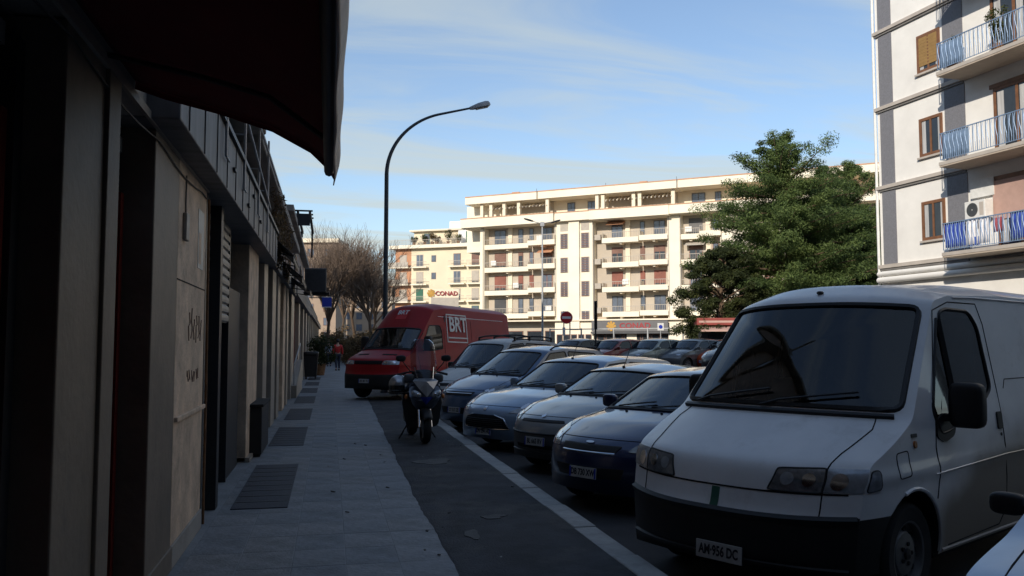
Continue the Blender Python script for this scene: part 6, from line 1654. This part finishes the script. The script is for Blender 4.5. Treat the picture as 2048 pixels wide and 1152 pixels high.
def conifer(loc, H, Rm, label, seed, tiers=13, shape=None, lean=0.0, n_each=170, leaf=0.088, base=0.12, name='pine_tree'):
    q = random.Random(seed); t = thing(name, label, 'tree', loc)
    tx = lambda z: lean * (z / H) ** 2 * 2 + 0.1 * math.sin(z)
    zs_ = np.linspace(0, H * 0.95, 14); MB().tube([(tx(z), 0.08 * math.sin(z * 0.7), z) for z in zs_], list(np.linspace(0.3, 0.03, 14)), 9).build('trunk', 'bark', t, smooth=60)
    lm = MB(); cs = []; tn = []; sp_ = []
    for k in range(tiers):
        f0 = base + (0.97 - base) * k / (tiers - 1); nb = 9 if f0 < 0.8 else 8 if f0 < 0.92 else 5
        for j in range(nb):
            f = f0 + q.uniform(-0.02, 0.02); a = 2 * math.pi * (j + q.uniform(-0.35, 0.35)) / nb + k * 0.9
            ln = Rm * shape(f) * q.choice((0.8, 0.92, 1.0, 1.0, 1.08, 1.15)) * q.uniform(0.9, 1.1); z0 = H * f; rise = q.uniform(0.05, 0.32) if f < 0.8 else q.uniform(0.4, 0.9)
            tone = 0.22 + 0.42 * q.random(); p0 = Vector((tx(z0), 0, z0)); pts = [p0]
            for m_ in range(1, 6):
                r_ = ln * m_ / 5; pts.append(p0 + Vector((r_ * math.cos(a + 0.05 * m_), r_ * math.sin(a + 0.05 * m_), rise * r_ * (0.5 + 0.5 * m_ / 5) - 0.06 * r_)))
            lm.tube(pts, list(np.linspace(0.07, 0.012, 6)), 5)
            nc = max(4, int(ln / 0.33))
            for m_ in range(nc):
                u = 0.14 + 0.88 * (m_ + q.random() * 0.6) / nc; i_ = min(4, int(u * 5)); p = pts[i_].lerp(pts[min(5, i_ + 1)], min(1, u * 5 - i_))
                wd = 0.24 * ln * (1 - 0.45 * u); p = p + Vector((-math.sin(a), math.cos(a), 0)) * q.uniform(-wd, wd) + Vector((0, 0, q.uniform(0, 0.3)))
                cs.append(tuple(p)); tn.append(tone + 0.1 * q.uniform(-1, 1)); sp_.append(q.uniform(0.45, 0.72) if f < 0.85 else q.uniform(0.3, 0.5))
    lm.build('limbs', 'bark', t, smooth=60)
    leaves('crown', cs, tn, n_each, sp_, leaf, 'pine', t, seed, flat=0.6, up=0.7)
    return t
x_, y_ = fpos(1590, 0, 52)
conifer((x_, y_, RZ), 14.3, 4.7, 'large sunlit pine tree rising beside the cream apartment house', 4, 15, lambda f: float(np.interp(f, [0.1, 0.2, 0.35, 0.58, 0.72, 0.80, 0.85, 0.92, 1.0], [0.65, 0.95, 1.1, 1.05, 0.84, 0.6, 0.42, 0.28, 0.1])), lean=-0.45)
x_, y_ = fpos(1690, 0, 55)
conifer((x_, y_, RZ), 13.2, 4.0, 'spreading pine between the large pine and the cream apartment house', 9, 12, lambda f: float(np.interp(f, [0.1, 0.25, 0.5, 0.72, 0.86, 1.0], [0.6, 1.0, 1.0, 0.78, 0.45, 0.1])), lean=0.3)
x_, y_ = fpos(1650, 0, 58)
conifer((x_, y_, RZ), 13.7, 3.3, 'slim pine whose tip shows between the two larger pines', 11, 11, lambda f: float(np.interp(f, [0.1, 0.4, 0.7, 0.88, 1.0], [0.7, 1.0, 0.7, 0.3, 0.08])), lean=0.0, n_each=110)
x_, y_ = fpos(1440, 0, 49)
pine((x_, y_, RZ), 6.9, 2.7, 'round dark evergreen tree left of the large pine, above the kiosk', 13, 'evergreen_tree', 'dark_leaf', n_cl=220, n_each=320, leaf=0.095, base=0.16,
     shape=lambda f: math.sin(math.pi * min(1, max(0, (f - 0.1) / 0.92)) ** 0.85) ** 0.6)
x_, y_ = fpos(1760, 0, 62)
pine((x_, y_, RZ), 11.5, 3.2, 'tall pine half hidden behind the corner of the cream apartment house', 17, n_cl=150, n_each=280, leaf=0.1)

# bare winter trees in the street
def bare(loc, H, label, seed, dens=1.0, sc_=1.0):
    q = random.Random(seed); t = thing('bare_tree', label, 'tree', loc, group='bare winter trees down the street')
    tr = MB(); tw = MB()
    def br(p, d, ln, r, lev):
        segs = 3; pts = [p]; dd = d.copy(); pp = p
        for i in range(segs):
            dd = (dd + Vector((q.uniform(-.18, .18), q.uniform(-.18, .18), q.uniform(-.02, .16)))).normalized(); pp = pp + dd * (ln / segs); pts.append(pp)
        (tr if lev < 2 else tw).tube(pts, list(np.linspace(r, r * 0.62, segs + 1)), 6 if lev < 2 else 3)
        if lev >= 5: return
        n = (6, 5, 4, 4, 5)[lev]
        for i in range(n):
            k = q.randint(1, segs) if lev else segs
            b_ = pts[k]; ang = q.uniform(0.25, 0.75) if lev else q.uniform(0.2, 0.6); az = q.uniform(0, 6.28)
            o_ = dd.orthogonal().normalized(); o2 = dd.cross(o_)
            nd = (dd * math.cos(ang) + (o_ * math.cos(az) + o2 * math.sin(az)) * math.sin(ang)); nd.z += 0.12; nd.normalize()
            br(Vector(b_), nd, ln * q.uniform(0.6, 0.86), max(r * 0.55, 0.012), lev + 1)
    br(Vector((0, 0, 0)), Vector((0.03, 0, 1)), H * 0.27, 0.17, 0)
    tr.build('trunk', 'bark', t, smooth=60); tw.build('crown', 'twig', t)
    return t
for i, (px, D, H, lab) in enumerate(((652, 66, 12.4, 'bare brown winter tree nearest the shop row'), (715, 74, 14.6, 'tallest bare winter tree in the middle of the street end'), (745, 66, 12.4, 'bare winter tree just left of the street lamp pole'), (684, 88, 15.6, 'bare winter tree farther back between the other bare trees'), (738, 92, 14.5, 'bare winter tree farthest back, behind the tree next to the lamp pole'))):
    x_, y_ = fpos(px, 0, D); bare((x_, y_, RZ), H, lab, 30 + i)
# evergreen shrubs under them
for i, (px, D, h, r_, mt, lab) in enumerate(((650, 74, 2.6, 1.7, 'hedge', 'yellowish green shrub at the end of the pavement'), (700, 70, 2.9, 1.9, 'dry', 'brownish dry shrub under the bare trees'), (735, 64, 3.0, 1.9, 'dry', 'dry brown bush behind the red van mirror'), (675, 80, 3.6, 2.2, 'dry', 'large dry bush at the foot of the farther bare trees'), (765, 76, 3.6, 2.4, 'dry', 'dry brown bush behind the street lamp pole'))):
    x_, y_ = fpos(px, 0, D); q = random.Random(50 + i)
    t = thing('shrub', lab, 'shrub', (x_, y_, RZ)); cs = []; st = MB()
    for k in range(46):
        a = q.uniform(0, 6.28); rr = r_ * math.sqrt(q.random()); z = h * (0.15 + 0.8 * q.random() * (1 - 0.5 * (rr / r_) ** 2)); cs.append((rr * math.cos(a), rr * math.sin(a), z))
        if k % 3 == 0: st.tube([(0.15 * math.cos(a), 0.15 * math.sin(a), 0), (rr * 0.6 * math.cos(a), rr * 0.6 * math.sin(a), z * 0.7), cs[-1]], [0.03, 0.02, 0.008], 4)
    st.build('stems', 'twig', t); leaves('foliage', cs, [q.random() for _ in cs], 60, 0.55, 0.16, mt, t, 60 + i, flat=0.9)
# potted shrub by the bin
pp = thing('potted_plant', 'dark leafy potted shrub behind the bin', 'plant', (-0.45, 43.0, 0.0))
MB().lathe([(0.001, 0), (0.22, 0), (0.3, 0.5), (0.33, 0.5), (0.33, 0.55), (0.26, 0.55), (0.25, 0.45), (0.001, 0.45)], 18).build('pot', 'rust', pp, smooth=40)
q = random.Random(77); cs = [(q.gauss(0, 0.28), q.gauss(0, 0.28), q.uniform(0.7, 1.75)) for _ in range(40)]
MB().tube([(0, 0, 0.45), (0.03, 0, 1.0), (0, 0.02, 1.5)], 0.03, 6).build('stem', 'bark', pp)
leaves('foliage', cs, [q.random() * 0.5 for _ in cs], 45, 0.25, 0.09, 'dark_leaf', pp, 78, flat=1)
# climbing plant trailing over the shop fascia
cp = thing('climbing_plant', 'dry trailing climber hanging over the shop eaves', 'plant', (-0.95, 16.8, 3.3))
q = random.Random(88); cs = []; vn = MB()
for k in range(24):
    y = q.uniform(-2.6, 2.6); z0 = 0.85 + q.uniform(-0.1, 0.05); ln = q.uniform(0.4, 1.2); pts = [(0.03 + q.uniform(0, .05), y, z0)]
    for j in range(6):
        pts.append((0.03 + q.uniform(-.02, .07), y + q.uniform(-.14, .14), z0 - ln * (j + 1) / 6)); cs.append(pts[-1])
    vn.tube(pts, 0.008, 4)
vn.build('vines', 'twig', cp); leaves('foliage', cs, [q.random() * 0.7 for _ in cs], 6, 0.1, 0.06, 'dry', cp, 89, flat=1)
# plants on the balconies and the roof terrace
def pot(label, loc, h, n, r_, mt, par_group=None, size=0.07, seed=1, rz=0):
    t = thing('potted_plant', label, 'plant', loc, rz, par_group); q = random.Random(seed)
    MB().lathe([(0.001, 0), (r_ * 0.5, 0), (r_ * 0.7, r_), (r_ * 0.6, r_), (r_ * 0.55, r_ * 0.85), (0.001, r_ * 0.85)], 14).build('pot', 'rust', t, smooth=40)
    st = MB(); cs = []
    for k in range(7):
        a = q.uniform(0, 6.28); p = (r_ * 0.9 * math.cos(a), r_ * 0.9 * math.sin(a), r_ + h * q.uniform(0.4, 1)); cs += [p, (p[0] * 0.5, p[1] * 0.5, p[2] * 0.7)]
        st.tube([(0, 0, r_ * 0.8), (p[0] * 0.4, p[1] * 0.4, p[2] * 0.6), p], 0.012, 4)
    st.build('stems', 'twig', t); leaves('foliage', cs, [q.random() for _ in cs], n, r_ * 0.8, size, mt, t, seed, flat=1)
for i, (u, lab) in enumerate(((4.7, 'leafy plant at the left end of the upper balcony'), (6.6, 'bushy plant hanging at the right of the upper balcony'), (8.2, 'plant far along the upper balcony at the picture edge'))):
    pot(lab, rbw(u, -0.95, LEV[2] + rz + 0.131), 1.15 if i else 0.9, 40, 0.24, 'hedge', seed=100 + i)
for i, u in enumerate((3.9, 6.0, 7.6, 8.4, 10.6, 12.6)):
    w_ = YB.matrix_basis @ Vector((u, -0.4, 19.605))
    pot(('low grey shrub', 'rounded shrub', 'wide brown plant', 'dry plant', 'tall green shrub', 'small green plant')[i] + ' on the ochre building roof terrace, number %s from the left' % ('one', 'two', 'three', 'four', 'five', 'six')[i], w_, (0.9, 1.1, 1.5, 1.4, 2.0, 1.2)[i], 40, 0.5, ('hedge', 'dark_leaf', 'dry', 'dry', 'dark_leaf', 'hedge')[i], size=0.16, seed=120 + i)

# ================================================================== people
def person(label, loc, rz, jacket, trousers, hairc, seed=0, h=1.72, step=0.14, bag=False):
    t = thing('person', label, 'person', loc, rz); k = h / 1.75
    def skin(name, chain, edges, mat, root=0):
        me = bpy.data.meshes.new(name); me.from_pydata([tuple(k * c for c in p[:3]) for p in chain], edges, []); 
        o = bpy.data.objects.new(name, me); COL.objects.link(o)
        m_ = o.modifiers.new('skin', 'SKIN'); m_.use_smooth_shade = True
        for i, p in enumerate(chain): me.skin_vertices[0].data[i].radius = (p[3] * k, (p[4] if len(p) > 4 else p[3]) * k)
        me.skin_vertices[0].data[root].use_root = True
        s_ = o.modifiers.new('sub', 'SUBSURF'); s_.levels = 1; s_.render_levels = 1
        bpy.context.view_layer.update()
        m2 = bpy.data.meshes.new_from_object(o.evaluated_get(bpy.context.evaluated_depsgraph_get()))
        bpy.data.objects.remove(o); m2.materials.clear()
        m2.polygons.foreach_set('use_smooth', [True] * len(m2.polygons))
        return link(name, m2, mat, t)
    s = step
    V = [(0, 0, 0.95, 0.14, 0.10), (0, 0, 1.15, 0.13, 0.095), (0, 0, 1.38, 0.15, 0.10), (0, 0, 1.48, 0.06), (0, 0.01, 1.55, 0.055), (0, 0.015, 1.66, 0.082, 0.095), (0, 0.01, 1.72, 0.06, 0.07),
         (0.1, 0, 0.9, 0.085), (0.1, s * 0.6, 0.5, 0.055), (0.1, s - 0.06, 0.1, 0.04), (0.1, s + 0.1, 0.04, 0.035),
         (-0.1, 0, 0.9, 0.085), (-0.1, -s * 0.3, 0.5, 0.055), (-0.1, -s - 0.08, 0.12, 0.04), (-0.1, -s + 0.07, 0.04, 0.035),
         (0.19, 0, 1.4, 0.05), (0.25, -0.05, 1.12, 0.04), (0.25, 0.04, 0.88, 0.032), (-0.19, 0, 1.4, 0.05), (-0.25, 0.02, 1.12, 0.04), (-0.24, 0.12, 0.9, 0.032)]
    E_ = [(0, 1), (1, 2), (2, 3), (3, 4), (4, 5), (5, 6), (0, 7), (7, 8), (8, 9), (9, 10), (0, 11), (11, 12), (12, 13), (13, 14), (2, 15), (15, 16), (16, 17), (2, 18), (18, 19), (19, 20)]
    for b_ in (17, 20):
        bx, by, bz = V[b_][:3]; sg = 1 if bx > 0 else -1
        pm = len(V); V.append((bx, by + 0.01, bz - 0.07, 0.025, 0.03)); E_.append((b_, pm))
        for j, (dx, dy, ln) in enumerate(((0, -0.03, 0.07), (0, -0.01, 0.085), (0, 0.01, 0.08), (0, 0.03, 0.065), (-0.02 * sg, 0.045, 0.04))):
            V.append((bx + dx, by + 0.01 + dy, bz - 0.07 - ln, 0.009)); E_.append((pm, len(V) - 1))
    skin('body', V, E_, MT['skin'])
    skin('jacket', [(0, 0, 0.9, 0.175, 0.125), (0, 0, 1.15, 0.165, 0.125), (0, 0, 1.38, 0.185, 0.125), (0, 0, 1.5, 0.08)] + [(0.2, 0, 1.4, 0.075), (0.262, -0.05, 1.12, 0.06), (0.262, 0.04, 0.9, 0.05), (-0.2, 0, 1.4, 0.075), (-0.262, 0.02, 1.12, 0.06), (-0.252, 0.12, 0.92, 0.05)],
         [(0, 1), (1, 2), (2, 3), (2, 4), (4, 5), (5, 6), (2, 7), (7, 8), (8, 9)], jacket)
    skin('trousers', [(0, 0, 0.95, 0.15, 0.11), (0.1, 0, 0.88, 0.1), (0.1, s * 0.6, 0.5, 0.078), (0.1, s - 0.06, 0.1, 0.062), (-0.1, 0, 0.88, 0.1), (-0.1, -s * 0.3, 0.5, 0.078), (-0.1, -s - 0.08, 0.13, 0.062)], [(0, 1), (1, 2), (2, 3), (0, 4), (4, 5), (5, 6)], trousers)
    MB().ell((0, -0.015, 1.695 * k), (0.2 * k, 0.23 * k, 0.2 * k), 0.9).build('hair', hairc, t, smooth=60)
    for sx_, yy in ((0.1, s), (-0.1, -s - 0.0)):
        MB().ell((sx_ * k, (yy + 0.03) * k, 0.045), (0.1, 0.28, 0.09), 0.6).build('shoe', 'black', t, smooth=60)
    # face: nose, eyes, mouth
    MB().ell((0, 0.108 * k, 1.63 * k), (0.03, 0.03, 0.05)).build('nose', MT['skin'], t, smooth=60)
    for sx_ in (0.03, -0.03): MB().ell((sx_ * k, 0.1 * k, 1.655 * k), (0.022, 0.012, 0.012)).build('eye', 'ink', t, smooth=60)
    MB().ell((0, 0.1 * k, 1.585 * k), (0.05, 0.012, 0.012)).build('mouth', 'redc', t, smooth=60)
    for sx_ in (0.085, -0.085): MB().ell((sx_ * k, 0.015, 1.64 * k), (0.02, 0.04, 0.06)).build('ear', MT['skin'], t, smooth=60)
    return t
MT['skin'] = M('skin', (0.5, 0.3, 0.22), 0.6, var=0.08)
MT['jred'] = M('red_jacket', (0.5, 0.02, 0.02), 0.75, var=0.15, vs_=6)
MT['jpale'] = M('pale_coat', (0.45, 0.5, 0.58), 0.8, var=0.15, vs_=6)
MT['jeans'] = M('dark_jeans', (0.03, 0.035, 0.06), 0.9, var=0.2, vs_=8)
person('person in red jacket and dark trousers walking on the pavement beyond the red van', (0.48, 50.5, -0.01), R(8), 'jred', 'jeans', 'ink', h=1.78)
person('person in pale coat walking beyond the person in the red jacket', (0.0, 60.0, -0.01), R(180), 'jpale', 'jeans', 'bark', h=1.7, step=0.1)
